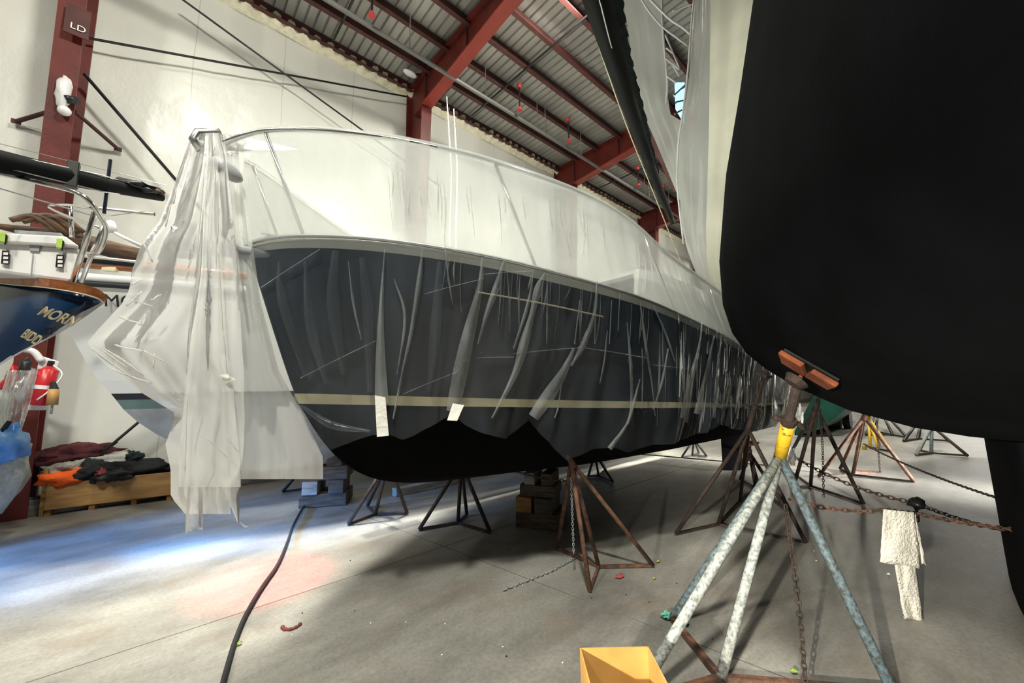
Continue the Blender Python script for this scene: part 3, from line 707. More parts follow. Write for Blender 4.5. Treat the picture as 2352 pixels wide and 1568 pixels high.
# ------------------------------------------------------------ white boat behind
wb=thing('white_boat','white sailing boat with black boot stripe behind the plastic covered bow','boat',(3.5,6.1,0.6))
WB=6.1
WS=[(2.95,-.95),(2.55,-.62),(2.1,-.30),(1.75,.02),(1.5,.35),(1.25,.75),(1.05,1.2),(.85,1.9),(.75,2.6)] # z -> stem x, from pixels below
pxs=[(150,745),(180,800),(215,862),(256,905),(290,948),(330,980),(383,1010),(470,1050),(600,1085)]
pr=[PY(u,v,WB) for u,v in pxs]
stemW=sorted([(p.z,p.x) for p in pr]+[(pr[0].z+.45,pr[0].x-.25)])
zS=pr[0].z+.42
def wrow(i,n,zlo,zhi,nr):
    r=[]
    for j in range(nr+1):
        z=lerp(zlo,zhi,j/nr); x0=interp(stemW,z); s=(i/n)**1.5; x=x0+(8.5-x0)*s
        full=1.45*interp([(.5,.12),(1.0,.55),(1.5,.9),(2.2,1.),(3.2,1.05)],z)
        b=full*(1-(1-min(1,(x-x0)/4.5))**1.9)
        r.append((x,b,z))
    return r
zb0=pr[-1].z+.02
zbk=PY(256,904,WB).z; zbk2=PY(262,918,WB).z; ztl=PY(285,940,WB).z
def wpart(lo,hi,name,mt,nr,push=0.):
    n=40;R=[wrow(i,n,lo,hi,nr) for i in range(n+1)]; m=MB()
    m.grid([[Vector((p[0],WB-p[1]-push,p[2])) for p in r] for r in R]); m.grid([[Vector((p[0],WB+p[1]+push,p[2])) for p in r][::-1] for r in R])
    m.grid([[Vector((p[0],WB-p[1],p[2])) for p in R[-1]],[Vector((p[0],WB+p[1],p[2])) for p in R[-1]]])
    if name=='bottom': m.add([Vector((p[0],WB+s*p[1],p[2])) for p in [r[0] for r in R] for s in(-1,1)],[(2*i,2*i+1,2*i+3,2*i+2) for i in range(n)])
    if name=='topsides': m.add([Vector((p[0],WB+s*p[1],p[2])) for p in [r[-1] for r in R] for s in(-1,1)],[(2*i,2*i+2,2*i+3,2*i+1) for i in range(n)])
    return m.build(name,mt,wb,smooth=False)
zr=PY(250,655,WB-.4).z
wpart(zbk,zr,'topsides','white_hull',8); wpart(zbk2,zbk,'boot_stripe','blackt',1,.003); wpart(ztl,zbk2,'waterline_band','teal',2); wpart(zb0,ztl,'bottom','greyhull',6)
def onwb(u,v):
    d=ray(u,v);t=3.
    while t<14:
        x,y,z=d.x*t,d.y*t,CZ+d.z*t; x0=interp(stemW,z)
        if x>x0:
            full=1.45*interp([(.5,.12),(1.0,.55),(1.5,.9),(2.2,1.),(3.2,1.05)],z); b=full*(1-(1-min(1,(x-x0)/4.5))**1.9)
            if y>=WB-b: return Vector((x,y,z))
        t+=.01
    return PY(u,v,5.2)
wt=[o for o in wb.children if o.name.startswith('topsides')][0].data
wbv=BVHTree.FromPolygons([tuple(v.co) for v in wt.vertices],[tuple(p.vertices) for p in wt.polygons])
def onmesh(u,v): return wbv.ray_cast(EYE,ray(u,v).normalized())[0] or onwb(u,v)
a=onmesh(238,703); b=onmesh(292,706); c_=onmesh(246,676)
upw=(c_-a).normalized(); a=a-ray(238,703)*.03; b=b-ray(292,706)*.03
rgt=(b-a).normalized()
text_mesh('MO',.19,'hull_lettering','blackt',wb,a,rgt,(upw-rgt*upw.dot(rgt)).normalized(),bold=0.)
pts=[onwb(u,v) for u,v in ((150,648),(200,652),(290,658),(400,666),(560,680))]
for dz,r,mt,nm in ((.0,.03,'blackt','rub_strake'),(.07,.045,'white','toe_rail'),(.22,.06,'varnish','cap_rail')):
    MB().tube([p+Vector((0,-.02,dz)) for p in pts],r,8).build(nm,mt,wb,smooth=True)
MB().bar(onwb(235,640)+Vector((0,-.03,.1)),onwb(268,642)+Vector((0,-.03,.1)),.05,.05).build('fairlead','cream',wb,bevel=.01)
m=MB().tube([PY(230,479,5.5),PY(355,492,5.3)],.018,8); m.build('guard_rail','steel',wb)
for (a,b) in (((1026,222),(1036,390)),((1042,250),(1050,392))):
    m=MB().tube([PY(*a,5.2),PY(*b,5.2),(PY(*b,5.2).x,5.3,2.7)],[.009,.015,.015],8); m.build('antenna','white',wb)
# ------------------------------------------------------------ spars stored on the left
def spar(name,label,cat,a,b,ra,rb,mt,y,fl=1.,n=12):
    A_,B_=PY(*a,y[0]),PY(*b,y[1]); return A_,B_
t=thing('boom','long black boom lying across the left side above the blue sailboat','boom',PY(180,410,3.9))
a,b=PY(-40,362,3.8),PY(372,453,4.4)
MB().tube([a,a.lerp(b,.5),b],[.075,.062,.035],12).build('boom_tube','matte',t,smooth=True)
MB().bar(a.lerp(b,.42)+Vector((0,-.04,.10)),a.lerp(b,.42)+Vector((0,-.04,-.09)),.06,.06,(1,0,0)).build('boom_clamp','black',t,bevel=.005)
c=a.lerp(b,.62); MB().tube([c+Vector((0,-.03,.2)),c+Vector((0,-.03,-.24))],.011,8).build('strut','navy',t)
c=a.lerp(b,.8); MB().ellipsoid(c+Vector((0,-.02,.04)),(.14,.07,.035),jit=.5,seed=4).build('rope_coil','black',t)
c=a.lerp(b,.96); MB().ellipsoid(c+Vector((0,-.03,.03)),(.05,.05,.03),jit=.5,seed=6).build('shackle','rust',t)
for k,(dz,) in enumerate(((.05,),(-.03,),(-.16,))):
    MB().tube([a+Vector((0,-.06,dz-.02)),a.lerp(b,.6)+Vector((0,-.05,dz*1.6-.03)),b+Vector((-.1,0,dz))],.005,6).build('control_line','alu',t)
t=thing('wooden_spar','weathered brown wooden spar behind the steel stern rail','spar',PY(240,570,5.2))
a,b=PY(0,520,5.2),PY(330,592,5.2); MB().tube([a,PY(150,545,5.2),b],[.025,.075,.085],12).build('spar_body','oldwood',t,smooth=True)
MB().bar(PY(150,594,5.1),PY(320,608,5.1),.04,.05).build('track','black',t)
MB().tube([PY(150,584,5.05),PY(320,602,5.05)],.015,6).build('rod','alu',t)
for i in range(6):
    c=PY(75+i*13,522+random.uniform(-6,4),5.1); MB().tube(dense([c+Vector((-.12,0,.02)),c+Vector((0,-.02,.08)),c+Vector((.14,0,-.02))],4),.022,6).build('lashing','oldwood',t,smooth=True)
# ------------------------------------------------------------ blue sailboat (stern) far left
sb=thing('sailboat','dark blue sailboat stern with varnished toe rail and gold lettering at far left','boat',PT(-100,760,2.9))
topE=[(-420,560,3.5),(-200,608,3.15),(0,646,2.8),(80,654,2.72),(130,660,2.66),(195,672,2.68),(236,690,2.78)]
botE=[(-420,1100,3.0),(-200,965,2.8),(0,836,2.68),(82,790,2.64),(130,766,2.63),(190,728,2.69),(238,694,2.77)]
T=dense([PT(*p) for p in topE],4); B=dense([PT(*p) for p in botE],4)
R=[]
for a,b in zip(T,B):
    r=[]
    for j in range(9):
        k=j/8; p=a.lerp(b,k)+Vector((.02,-.10,-.02))*sin(pi*k)*min(1,(a-b).length/.4); r.append(p)
    R.append(r)
m=MB(); m.grid(R); m.build('hull','bluehull',sb,smooth=True)
# underside + far side
R2=[]
for a,b in zip(T,B):
    w_=min(1.,(a-b).length/.5)
    R2.append([b,b+Vector((-.2,.5,.0))*w_,b+Vector((-.35,1.1,.05))*w_,a+Vector((-.25,1.3,0))*w_,a+Vector((0,.6,.02))*w_,a])
m=MB(); m.grid(R2); m.build('counter_and_deck','white_hull',sb,smooth=False)
m=MB(); R=[]
for i in range(len(B)):
    w_=min(.09,(T[i]-B[i]).length*.35+.012); up=(T[i]-B[i]).normalized()
    R.append([B[i]+Vector((.012,-.014,0)),B[i]+up*w_*.6+Vector((.014,-.035,0))])
m.grid(R); m.build('boot_stripe','alu' if 0 else 'grey',sb)
lo_=dense([PT(u,v,t_-.03) for u,v,t_ in ((-420,575,3.4),(-200,622,3.1),(0,648,2.78),(80,655,2.68),(130,661,2.62),(185,671,2.64),(226,683,2.72),(238,693,2.77))],4)
hi_=dense([PT(u,v,t_-.05) for u,v,t_ in ((-420,545,3.4),(-200,596,3.1),(0,626,2.78),(80,638,2.68),(130,645,2.62),(185,653,2.64),(226,667,2.72),(246,684,2.77))],4)
MB().grid([lo_,hi_,[p+Vector((-.02,.05,.005)) for p in hi_]]).build('toe_rail','varnish',sb,smooth=False,solid=.02)
cp=[PT(u,v,t_) for u,v,t_ in ((-300,578,3.2),(-100,606,2.85),(0,622,2.72),(50,630,2.66))]
MB().tube(cp,[.022,.022,.022,.008],8).build('toe_rail_cap','varnish',sb,smooth=True)
MB().tube([p+Vector((0,-.004,-.008)) for p in lo_],.006,6).build('rail_bead','cream',sb,smooth=True)
def sbp(u,v,off=.14):
    # point on transom surface: find by depth interpolation
    t_=interp([(-200,2.95),(0,2.76),(80,2.69),(145,2.66),(243,2.75)],u); return PT(u,v,t_-off)
for txt,o,r_,u_,hh in (('MORN',(84,721),(172,752),(108,700),1.),('BIDD',(47,772),(98,800),(66,752),1.)):
    a=sbp(*o); b=sbp(*r_); c=sbp(*u_); L=len(txt)*.72
    text_mesh(txt,1.,'stern_lettering','gold',sb,a,(b-a)/3.2,(c-a)/.8,depth=.003,bold=.012)
# stern rail
def SR(u,v,t): return PT(u,v,t)
m=MB(); m.tube(dense([SR(-60,388,2.6),SR(0,400,2.55),SR(90,420,2.5),SR(170,440,2.48),SR(205,462,2.5),SR(232,500,2.55),SR(243,525,2.58),SR(238,555,2.6),SR(224,580,2.62),SR(206,586,2.64)],5),.014,8)
m.build('stern_rail','steel',sb,smooth=True)
MB().tube([SR(221,480,2.55),SR(196,560,2.58),SR(166,650,2.62)],.016,8).build('rail_stanchion','steel',sb,smooth=True)
MB().tube([SR(240,520,2.7),SR(214,575,2.72),SR(187,648,2.75)],.014,8).build('rail_stanchion','steel',sb,smooth=True)
MB().tube([SR(162,475,2.9),SR(165,545,2.9)],.014,8).build('rail_stanchion','steel',sb,smooth=True)
MB().tube(dense([SR(222,480,2.7),SR(160,471,2.85),SR(115,473,3.0),SR(125,483,2.95),SR(165,500,2.85),SR(225,522,2.7)],4),.010,8).build('seat_rail','steel',sb,smooth=True)
m=MB(); m.tube([SR(238,518,2.8),SR(250,520,2.8),SR(262,530,2.8)],[.01,.05,.02],10); m.tube([SR(262,534,2.8),SR(330,568,2.9)],.012,6); m.build('rail_lamp','white',sb,smooth=True)
# cooler on the stern
ck=thing('cooler','white marine cooler with green latches on the blue sailboat stern','cooler',PT(80,640,2.65))
def BX(px,t0,dep):
    f=[PT(u,v,t0) for u,v in px]; k=[p+Vector((-.15*dep,dep,0)) for p in f]; return f+k
F6=[(0,1,2,3),(7,6,5,4),(0,4,5,1),(3,2,6,7),(0,3,7,4),(1,5,6,2)]
MB().add(BX([(-60,553),(183,570),(164,648),(-60,618)],2.6,.38),F6).build('body','white',ck,bevel=.02)
MB().add(BX([(-60,530),(150,541),(184,566),(-60,552)],2.57,.42),F6).build('lid','white',ck,bevel=.012)
MB().add(BX([(32,527),(140,534),(148,542),(34,537)],2.6,.3),F6).build('lid_tray','grey',ck,bevel=.006)
for (u,v) in ((5,538),(136,552)):
    o=MB().add(BX([(u-6,v-6),(u+8,v-5),(u+6,v+18),(u-7,v+16)],2.55,.04),F6).build('latch','lime',ck,bevel=.004); o['label']='lime green latch'
    MB().add(BX([(u+7,v-2),(u+12,v+2),(u+8,v+22),(u+2,v+18)],2.56,.04),F6).build('latch_strap','blackrub',ck,bevel=.004)
MB().add(BX([(68,560),(92,562),(90,578),(68,576)],2.59,.03),F6).build('lock_boss','grey',ck,bevel=.004)
for q in ([(5,575),(22,577),(19,607),(2,605)],[(130,584),(147,586),(143,615),(127,613)]):
    o=MB().add(BX(q,2.585,.01),F6).build('warning_sticker','blackt',ck)
    (a,b),(c,d_)=q[0],q[2]
    for k in range(3):
        y0=lerp(b,d_,.1+.3*k); MB().add(BX([(a+3,y0+1),(a+14,y0+1.5),(a+13,y0+7),(a+2,y0+6.5)],2.58,.004),F6).build('sticker_symbol','white',o)
MB().tube([PT(76,582,2.59),PT(71,634,2.59)],.003,5).build('seam','grey',ck)
# ------------------------------------------------------------ items beside the left column
def slab(px,y,th): 
    f=[PY(u,v,y) for u,v in px]; k=[p+Vector((0,th,0)) for p in f]; return f+k
t=thing('fire_extinguisher','red fire extinguisher strapped on a white board by the left column','fire extinguisher',PY(95,930,7.6))
Y1=7.3
a,b=PY(112,850,Y1),PY(88,928,Y1)
m=MB(); m.tube([a+(a-b)*.12,a+(a-b)*.04,a,b,b+(b-a)*.03],[.03,.06,.088,.088,.07],14); m.build('cylinder','redx',t,smooth=True)
MB().tube([a+(a-b)*.12,a+(a-b)*.28],.03,8).build('valve','black',t)
MB().tube([a.lerp(b,.45),a.lerp(b,.56)],.092,14).build('strap','white',t)
MB().tube(dense([a+(a-b)*.2,a+Vector((.12,-.05,-.05)),a.lerp(b,.6)+Vector((.07,-.1,0)),b+Vector((.0,-.1,.05))],4),.009,6).build('hose','white',t,smooth=True)
tag(MB().add(slab([(88,816),(138,828),(128,840),(103,950),(58,945)],Y1+.12,.04)[:0]+slab([(92,816),(136,830),(104,942),(60,942)],Y1+.13,.04),F6).build('mounting_board','white',bevel=.01),'white mounting board with rounded top behind the fire extinguisher','board')
t=thing('amber_bottle','tan plastic bottle hanging right of the fire extinguisher','bottle',PY(122,915,7.2))
MB().tube([PY(124,893,7.2),PY(119,930,7.2)],[.048,.052],12).build('bottle_body','tan',t,smooth=True); MB().tube([PY(124,895,7.2),PY(122,876,7.2)],[.045,.02],10).build('bottle_cap','black',t)
MB().tube([PY(120,930,7.2),PY(117,950,7.2)],.012,5).build('cord','creamc',t)
t=thing('wrapped_gear','clear plastic bag of red and grey gear hanging left of the extinguisher','bag',PY(40,900,7.3))
drape([(20,850),(5,900),(0,960),(20,1000)],[(72,800),(88,850),(66,940),(50,985)],lambda k,t_:7.2,'bag_film','bagf',nv=16,nu=12,fold=.2,par=t)
drape([(14,850),(-20,930),(-30,990)],[(40,830),(34,900),(24,960)],lambda k,t_:7.3,'bag_film','bagf',nv=16,nu=12,fold=.2,par=t)
for k,(u,v,mt,h) in enumerate(((28,870,'redx',60),(14,885,'redx',30),(42,885,'maroonc',26),(58,850,'black',60),(66,870,'grey',50),(52,905,'grey',40))):
    MB().ellipsoid(PY(u,v,7.35),(.05,.05,h/880*4.4/2),jit=.4,seed=k).build('bagged_item',mt,t,smooth=True)
t=thing('white_tube','curved white hose arching above the wrapped gear','hose',PY(75,812,7.5))
MB().tube(dense([PY(55,802,7.4),PY(78,808,7.4),PY(96,830,7.4)],5),.035,8).build('hose_body','white',t,smooth=True)
tag(MB().ellipsoid(PY(12,1022,7.0),(.17,.18,.20),jit=.5,seed=2).build('blue_bag','bluet',smooth=True),'crumpled blue and white plastic bag on the sack at the far left edge','bag')
m=MB(); m.ellipsoid(PY(-82,1090,7.2),(.46,.3,.5),jit=.2,seed=8); o=m.build('white_sack','white_bag',smooth=True); tag(o,'big cream sack standing left of the red column','sack')
tag(MB().tube([PY(0,1010,7.0),PY(22,966,7.0)],[.06,.02],8).build('black_strap','black'),'black pointed strap end sticking up at the far left','strap')
t=thing('pallet','wooden pallet under the cream sack at the far left edge','pallet',PZ(-25,1180))
c=PZ(-25,1180); 
MB().box(c+Vector((0,.0,.15)),(1.0,.5,.05)).build('top_board','timber2',t); MB().box(c+Vector((0,0,.03)),(1.0,.5,.04)).build('bottom_board','timber2',t)
for dx in(-.5,0,.5): MB().box(c+Vector((dx,0,.09)),(.09,.48,.09)).build('stringer','timber2',t)
# clothes crate
cr=thing('wooden_crate','long low plywood crate full of rags along the wall base','crate',PZ(240,1165))
A0,A1=PZ(100,1186),PZ(395,1148); A1=A0+(A1-A0)*1.0
dv=(A1-A0).normalized(); nv_=Vector((-dv.y,dv.x,0)); hgt=.42
def wallq(p,q,th,z0,z1,nm,mt): 
    MB().bar(p+Vector((0,0,(z0+z1)/2)),q+Vector((0,0,(z0+z1)/2)),th,z1-z0).build(nm,mt,cr,bevel=.004)
wallq(A0,A1,.03,.08,hgt,'front_panel','ply'); wallq(A0+nv_*.4,A1+nv_*.4,.03,.08,hgt,'back_panel','ply')
wallq(A0,A0+nv_*.4,.03,.08,hgt,'end_panel','ply'); wallq(A1,A1+nv_*.4,.03,.08,hgt,'end_panel','ply')
MB().box((A0+A1)/2+nv_*.2+Vector((0,0,.09)),((A1-A0).length,.38,.02),Matrix.Rotation(atan2(dv.y,dv.x),3,'Z')).build('bottom_panel','ply',cr)
for k in (.02,.34,.67,.97): MB().bar(A0.lerp(A1,k)+nv_*.01+Vector((0,0,.035)),A0.lerp(A1,k)+nv_*.39+Vector((0,0,.035)),.06,.07).build('skid','timber2',cr)
MB().bar(A0+nv_*.02+Vector((-.03,0,.0)),A0+nv_*.02+Vector((-.03,0,.62)),.04,.04,(1,0,0)).build('corner_post','timber2',cr)
def rag(name,u,v,w_,h_,mt,lab,seed,off=.25,rot=0,cat='clothing'):
    base=A0+nv_*off; d=ray(u,v); t_=(base-EYE).dot(nv_)/d.dot(nv_); c=EYE+d*t_
    s=t_*1.0/880
    o=MB().ellipsoid(c,(w_*s,.2,h_*s),Matrix.Rotation(rot,3,'Y'),nu=28,nv=18,jit=.42,seed=seed).build(name,mt,smooth=True)
    return tag(o,lab,cat,'clothes in the crate')
rag('jacket',165,1045,72,24,'maroonc','maroon jacket heaped at the back left of the crate',1,.26,-.1)
rag('shirt',160,1072,40,20,'creamc','crumpled cream shirt above the orange vest in the crate',2,.2)
rag('safety_vest',152,1096,42,21,'orangec','bright orange vest hanging at the left front of the crate',3,.1,-.1)
rag('scarf',205,1058,45,14,'greenc','green scarf behind the cream shirt in the crate',4,.3)
rag('towel',262,1056,50,16,'cloth','white towel on top middle of the clothes crate',5,.28,.1)
rag('jersey',300,1050,22,13,'tealc','small dark teal jersey right of the white towel in the crate',6,.3)
rag('coat',290,1080,85,27,'blackc','large black coat spread over the right half of the crate',7,.2,.12)
rag('trousers',212,1082,28,27,'blackc','black trousers bunched right of the orange vest',8,.12)
rag('boot',262,1090,32,14,'blackrub','black shiny glove lying on the front edge of the crate',9,.02,.0,'glove')
rag('sock',236,1085,11,12,'leafr','small pink and white sock beside the black glove',10,.03)
# ------------------------------------------------------------ timber blocks
def blockstack(spec,base,ang,group):
    for k,(nm,dx,dy,z,sx,sy,sz,mt,lab) in enumerate(spec):
        rot=Matrix.Rotation(ang,3,'Z'); c=base+rot@Vector((dx,dy,z+sz/2))
        o=MB().box((0,0,0),(sx,sy,sz-.002)).build(nm,mt,bevel=.008); o.location=c; o.rotation_euler=(0,0,ang)
        tag(o,lab,'timber',group)
b1=PZ(745,1160); a1=radians(-30)
blockstack([('timber_block',-.0,.0,0,.62,.2,.18,'timber','bottom front timber of the block stack under the bow'),
('timber_block',-.0,.26,0,.62,.2,.18,'timber','bottom rear timber of the block stack under the bow'),
('timber_block',-.17,.1,.18,.2,.46,.18,'timber3','second layer left timber of the block stack under the bow, pale'),
('timber_block',.17,.1,.18,.2,.46,.18,'timber','second layer right timber of the block stack under the bow'),
('timber_block',-.0,.0,.36,.62,.2,.18,'timber','third layer front timber of the block stack under the bow'),
('timber_block',-.0,.26,.36,.62,.2,.18,'timber','third layer rear timber of the block stack under the bow'),
('timber_block',.12,.13,.54,.2,.4,.17,'timber','topmost timber of the block stack under the bow')],b1,a1,'bow stack timbers')
b2=PZ(1245,1212)+Vector((.12,.12,0)); a2=radians(-62)
blockstack([('timber_block',0,-.13,0,.5,.2,.17,'timber','lowest front timber of the keel block stack beside the rusty stand'),
('timber_block',0,.13,0,.5,.2,.17,'timber','lowest rear timber of the keel block stack beside the rusty stand'),
('timber_block',-.15,0,.17,.19,.46,.17,'timber2','orange end timber in the second layer of the keel block stack'),
('timber_block',.08,0,.17,.2,.46,.17,'timber','dark timber in the second layer of the keel block stack'),
('timber_block',0,-.09,.34,.42,.18,.13,'timber','third layer front timber of the keel block stack'),
('timber_block',0,.1,.34,.42,.18,.13,'timber','third layer rear timber of the keel block stack'),
('timber_block',-.09,0,.47,.13,.36,.14,'timber3','left top block directly under the keel with pale sides'),
('timber_block',.12,0,.47,.13,.36,.14,'timber','right top block directly under the keel')],b2,a2,'keel stack timbers')
# white plank on the floor
a,b=PZ(905,1140),PZ(1075,1103)
tag(MB().bar(a+Vector((0,0,.06)),b+Vector((0,0,.06)),.14,.115).build('white_beam','timber3',bevel=.006),'pale wooden beam lying on the floor behind the dark keel','beam')
# ------------------------------------------------------------ jack stands
def stand(feet,centre,apex,pad,padn,label,mt,r=.02,post='rustd',padmt='orange',collar=None,legmts=None,padrot=0.,handle=True,base='rustd',padsize=(.34,.17),name='jack_stand',slv=.22):
    """feet: pixels of the outer feet; centre: pixel of the inner foot; spokes join them; apex,pad: world points"""
    F3=[PZ(u,v,r) if len((u,v))==2 else None for u,v in feet]; C3=PZ(*centre,r) if centre else sum(F3,Vector())/len(F3)
    t=thing(name,label,'stand',(C3.x,C3.y,0),'boat jack stands')
    apex=Vector(apex); pad=Vector(pad); ax_=(pad-apex).normalized()
    for i,f in enumerate(F3):
        lm=(legmts[i] if legmts else mt)
        ang=2*pi*i/len(F3); 
        MB().tube([f,apex+(f-apex).normalized()*.02],r,9).build('leg',lm,t,smooth=True)
        MB().bar(f+Vector((0,0,.0)),C3,r*1.2,r*1.2).build('base_bar',base,t)
    MB().tube([C3,apex],r,9).build('leg',legmts[-1] if legmts else mt,t,smooth=True)
    col_end=apex+ax_*min(slv,(pad-apex).length*(.4 if slv<.3 else .6))
    MB().tube([apex-ax_*.06,col_end],r*1.35,12).build('sleeve',collar or mt,t,smooth=True)
    # threaded screw
    sc_end=pad-ax_*.03; L=(sc_end-col_end).length; nn=max(6,int(L/.012)); pts=[col_end.lerp(sc_end,k/(2*nn)) for k in range(2*nn+1)]
    MB().tube(pts,[r*(.95 if k%2 else .8) for k in range(2*nn+1)],10).build('screw',post,t)
    if handle:
        s=ax_.cross(Vector((0.3,1,0))).normalized() if abs(ax_.z)>.2 else Vector((1,0,0))
        s=(RT*.95-UP*.25).normalized(); h=col_end+ax_*.015
        hd=MB().tube(dense([h-s*.09-ax_*.0,h-s*.045,h,h+s*.06,h+s*.10-ax_*.03],3),r*.62,8).build('handle',post,t,smooth=True)
        MB().tube([h-ax_*.02,h+ax_*.02],r*1.5,10).build('nut',post,hd)
    n=Vector(padn).normalized(); q=n.to_track_quat('Z','Y').to_matrix()@Matrix.Rotation(padrot,3,'Z')
    MB().box(pad,(padsize[0],padsize[1],.03),q).build('pad',padmt,t,bevel=.006)
    MB().tube([pad-n*.05,pad-n*.014],[r*1.6,r*2.3],10).build('pad_bracket',post,t)
    return t
c=PZ(1375,1300); ap=PT(1312,1060,3.35)
stand([(1355,1355),(1500,1298),(1280,1258)],(1375,1300),ap,(ap.x-.03,ap.y+.10,ap.z+.16),(0,.6,-1),'rusty jack stand in the middle, its top behind the plastic hem tip','rust',r=.019,post='rust',handle=False,base='rust',padsize=(.25,.12))
ap=PT(1718,985,3.95)
stand([(1552,1225),(1850,1245),(1700,1150)],(1650,1203),ap,PT(1755,862,3.9),(0,.4,-1),'dark rusty jack stand with T handle just left of the grey near stand','rustd',r=.02,base='rustd',padsize=(.2,.1),padmt='rustd')
stand([(800,1203),(935,1178),(844,1161)],(862,1180),(2.12,4.72,.74),(2.1,4.5,1.0),(0,-.3,-1),'grey steel stand behind the keel, right of the bow block stack','rustd',r=.022,handle=False)
stand([(963,1215),(1126,1222),(1072,1181)],(1052,1200),(2.68,3.95,.72),(2.68,3.8,.93),(0,-.5,-1),'dark steel stand under the keel between the two block stacks','rustd',r=.022,handle=False)
stand([(1822,1120),(1983,1156),(1800,1070)],(1862,1115),PT(1874,935,5.1),PT(1884,905,5.1),(0,.2,-1),'dark stand right behind the yellow neck, in line with the hanging chain','rustd',r=.024,handle=False)
stand([(1880,1094),(2100,1106),(1930,1076)],(1959,1090),PT(1985,957,6.3),PT(1992,940,6.3),(0,.2,-1),'brown rusty stand in the middle distance under the dark hull','rust',r=.027,handle=False)
stand([(2104,1044),(2222,1046),(2112,1033)],(2139,1040),PT(2140,978,9.),PT(2142,960,9.),(0,.2,-1),'pale and blue legged stand near the dark fin keel','bluep',r=.03,handle=False,legmts=['greyp','rustd','bluep','bluep'])
stand([(1999,1027),(2048,1036),(2020,1020)],(2018,1031),PT(1995,960,10.),PT(1995,950,10),(0,.2,-1),'yellowish stand directly behind the brown rusty stand','yel',r=.032,handle=False)
stand([(2076,1012),(2179,1012),(2110,1003)],(2108,1007),PT(2118,955,12.5),PT(2118,945,12.5),(0,.2,-1),'small black stand behind the pale and blue legged one','black',r=.035,handle=False)
stand([(1990,998),(2083,1004),(2010,990)],(2050,998),PT(2020,935,13.5),PT(2020,925,13.5),(0,.2,-1),'distant black stand right of the wheeled machine','black',r=.035,handle=False)
stand([(1566,1049),(1623,1047),(1605,1040)],(1590,1046),PT(1594,1008,8.5),PT(1594,995,8.5),(0,-.2,-1),'small black stand on the bright floor beyond the keel','black',r=.022,handle=False)
stand([(1351,1093),(1408,1106),(1392,1075)],(1375,1092),PT(1366,1040,6.2),PT(1366,1025,6.2),(0,-.2,-1),'black stand behind the keel right of the keel block stack','black',r=.02,handle=False)
stand([(649,1129),(740,1122),(700,1105)],(712,1120),PT(712,1055,6.4),PT(716,1040,6.4),(0,0,-1),'black stand half hidden behind the bow block stack','black',r=.024,handle=False)
stand([(1735,1115),(1800,1160),(1700,1100)],(1745,1125),PT(1722,1040,5.9),PT(1722,1020,5.9),(0,-.2,-1),'dark stand partly behind the T handle stand','rustd',r=.024,handle=False)
# ------------------------------------------------------------ dark hull on the right
sil=[(1760,-420),(1752,-200),(1745,0),(1722,130),(1690,300),(1665,430),(1652,600),(1660,700),(1682,765),(1715,812),(1760,848),(1830,890),(1950,942),(2100,982),(2230,1003)]
db=thing('dark_boat','huge dark slate sailboat hull looming over the right side','boat',(6.5,-.3,0))
X0=3.2; S=[PX(u,v,X0) for u,v in sil]; YC=-.32
S=[(p.y,p.z) for p in S]; S.append((YC,S[-1][1]-.015))
def dsec(x):
    # width factor along length (bow near x=.9)
    if x<=X0: wf=interp([(.75,.02),(1.0,.14),(1.4,.30),(1.9,.50),(2.5,.76),(2.9,.91),(3.2,1.)],x)
    else: wf=interp([(3.2,1.0),(4.2,1.05),(6,1.08),(9,1.0),(11,.8),(13,.35)],x)
    zf=interp([(.75,.55),(1.2,.5),(2,.28),(2.8,.08),(3.2,0.),(5.8,-.16),(8,-.16),(11,.1),(13,.5)],x)
    r=[]
    n=len(S); zk=S[-1][1]
    for i,(y,z) in enumerate(S):
        k=max(0,1-(z-zk)/2.); r.append(Vector((x,YC+(y-YC)*wf,z+zf*k)))
    return r
xsd=[.75,1.,1.2,1.4,1.65,1.9,2.2,2.5,2.8,3.0,3.2,3.5,3.9,4.4,5,5.8,7,8,9.5,11,13]
R=[dsec(x) for x in xsd]
m=MB(); m.grid(R); m.grid([[Vector((p.x,2*YC-p.y,p.z)) for p in r][::-1] for r in R])
m.grid([[R[0][j] for j in range(len(S))],[Vector((p.x,2*YC-p.y,p.z)) for p in R[0]]]); m.grid([[p for p in R[-1]][::-1],[Vector((p.x,2*YC-p.y,p.z)) for p in R[-1]][::-1]])
m.add([q for r in R for q in (r[0],Vector((r[0].x,2*YC-r[0].y,r[0].z)))],[(2*i,2*i+1,2*i+3,2*i+2) for i in range(len(R)-1)])
dh=m.build('hull','brownhull',db,smooth=True,merge=True)
# fin keel
kt=PY(2240,1010,YC+.10); kb=PZ(2296,1262); 
xt,xb=6.35,kb.x
kb_y=kb.y
m=MB(); rr=[]
for z,xe,xa,th in ((1.3,6.5,4.0,.12),(.7,6.25,3.9,.12),(.02,6.0,3.8,.12)):
    ring=[]
    for k in range(20):
        a=2*pi*k/20; cx=(xa+xe)/2; ring.append((cx-cos(a)*(xe-xa)/2,YC+.02+sin(a)*th*(1 if 1 else 0),z))
    rr.append(ring)
m.grid(rr,closeu=True); m.add(rr[-1],[tuple(range(20))]); m.build('fin_keel','brownhull',db,smooth=True)
dvs=[tuple(v.co) for v in dh.data.vertices]; dbv=BVHTree.FromPolygons(dvs,[tuple(p.vertices) for p in dh.data.polygons])
def ondark(u,v,off=.0):
    h=dbv.ray_cast(EYE,ray(u,v).normalized()); n_=h[1]
    if n_.dot(ray(u,v))>0: n_=-n_
    return h[0]+n_*off,n_
pc,pn=ondark(1864,842,.035); pa_,_=ondark(1805,808,.035); pb_,_=ondark(1925,876,.035)

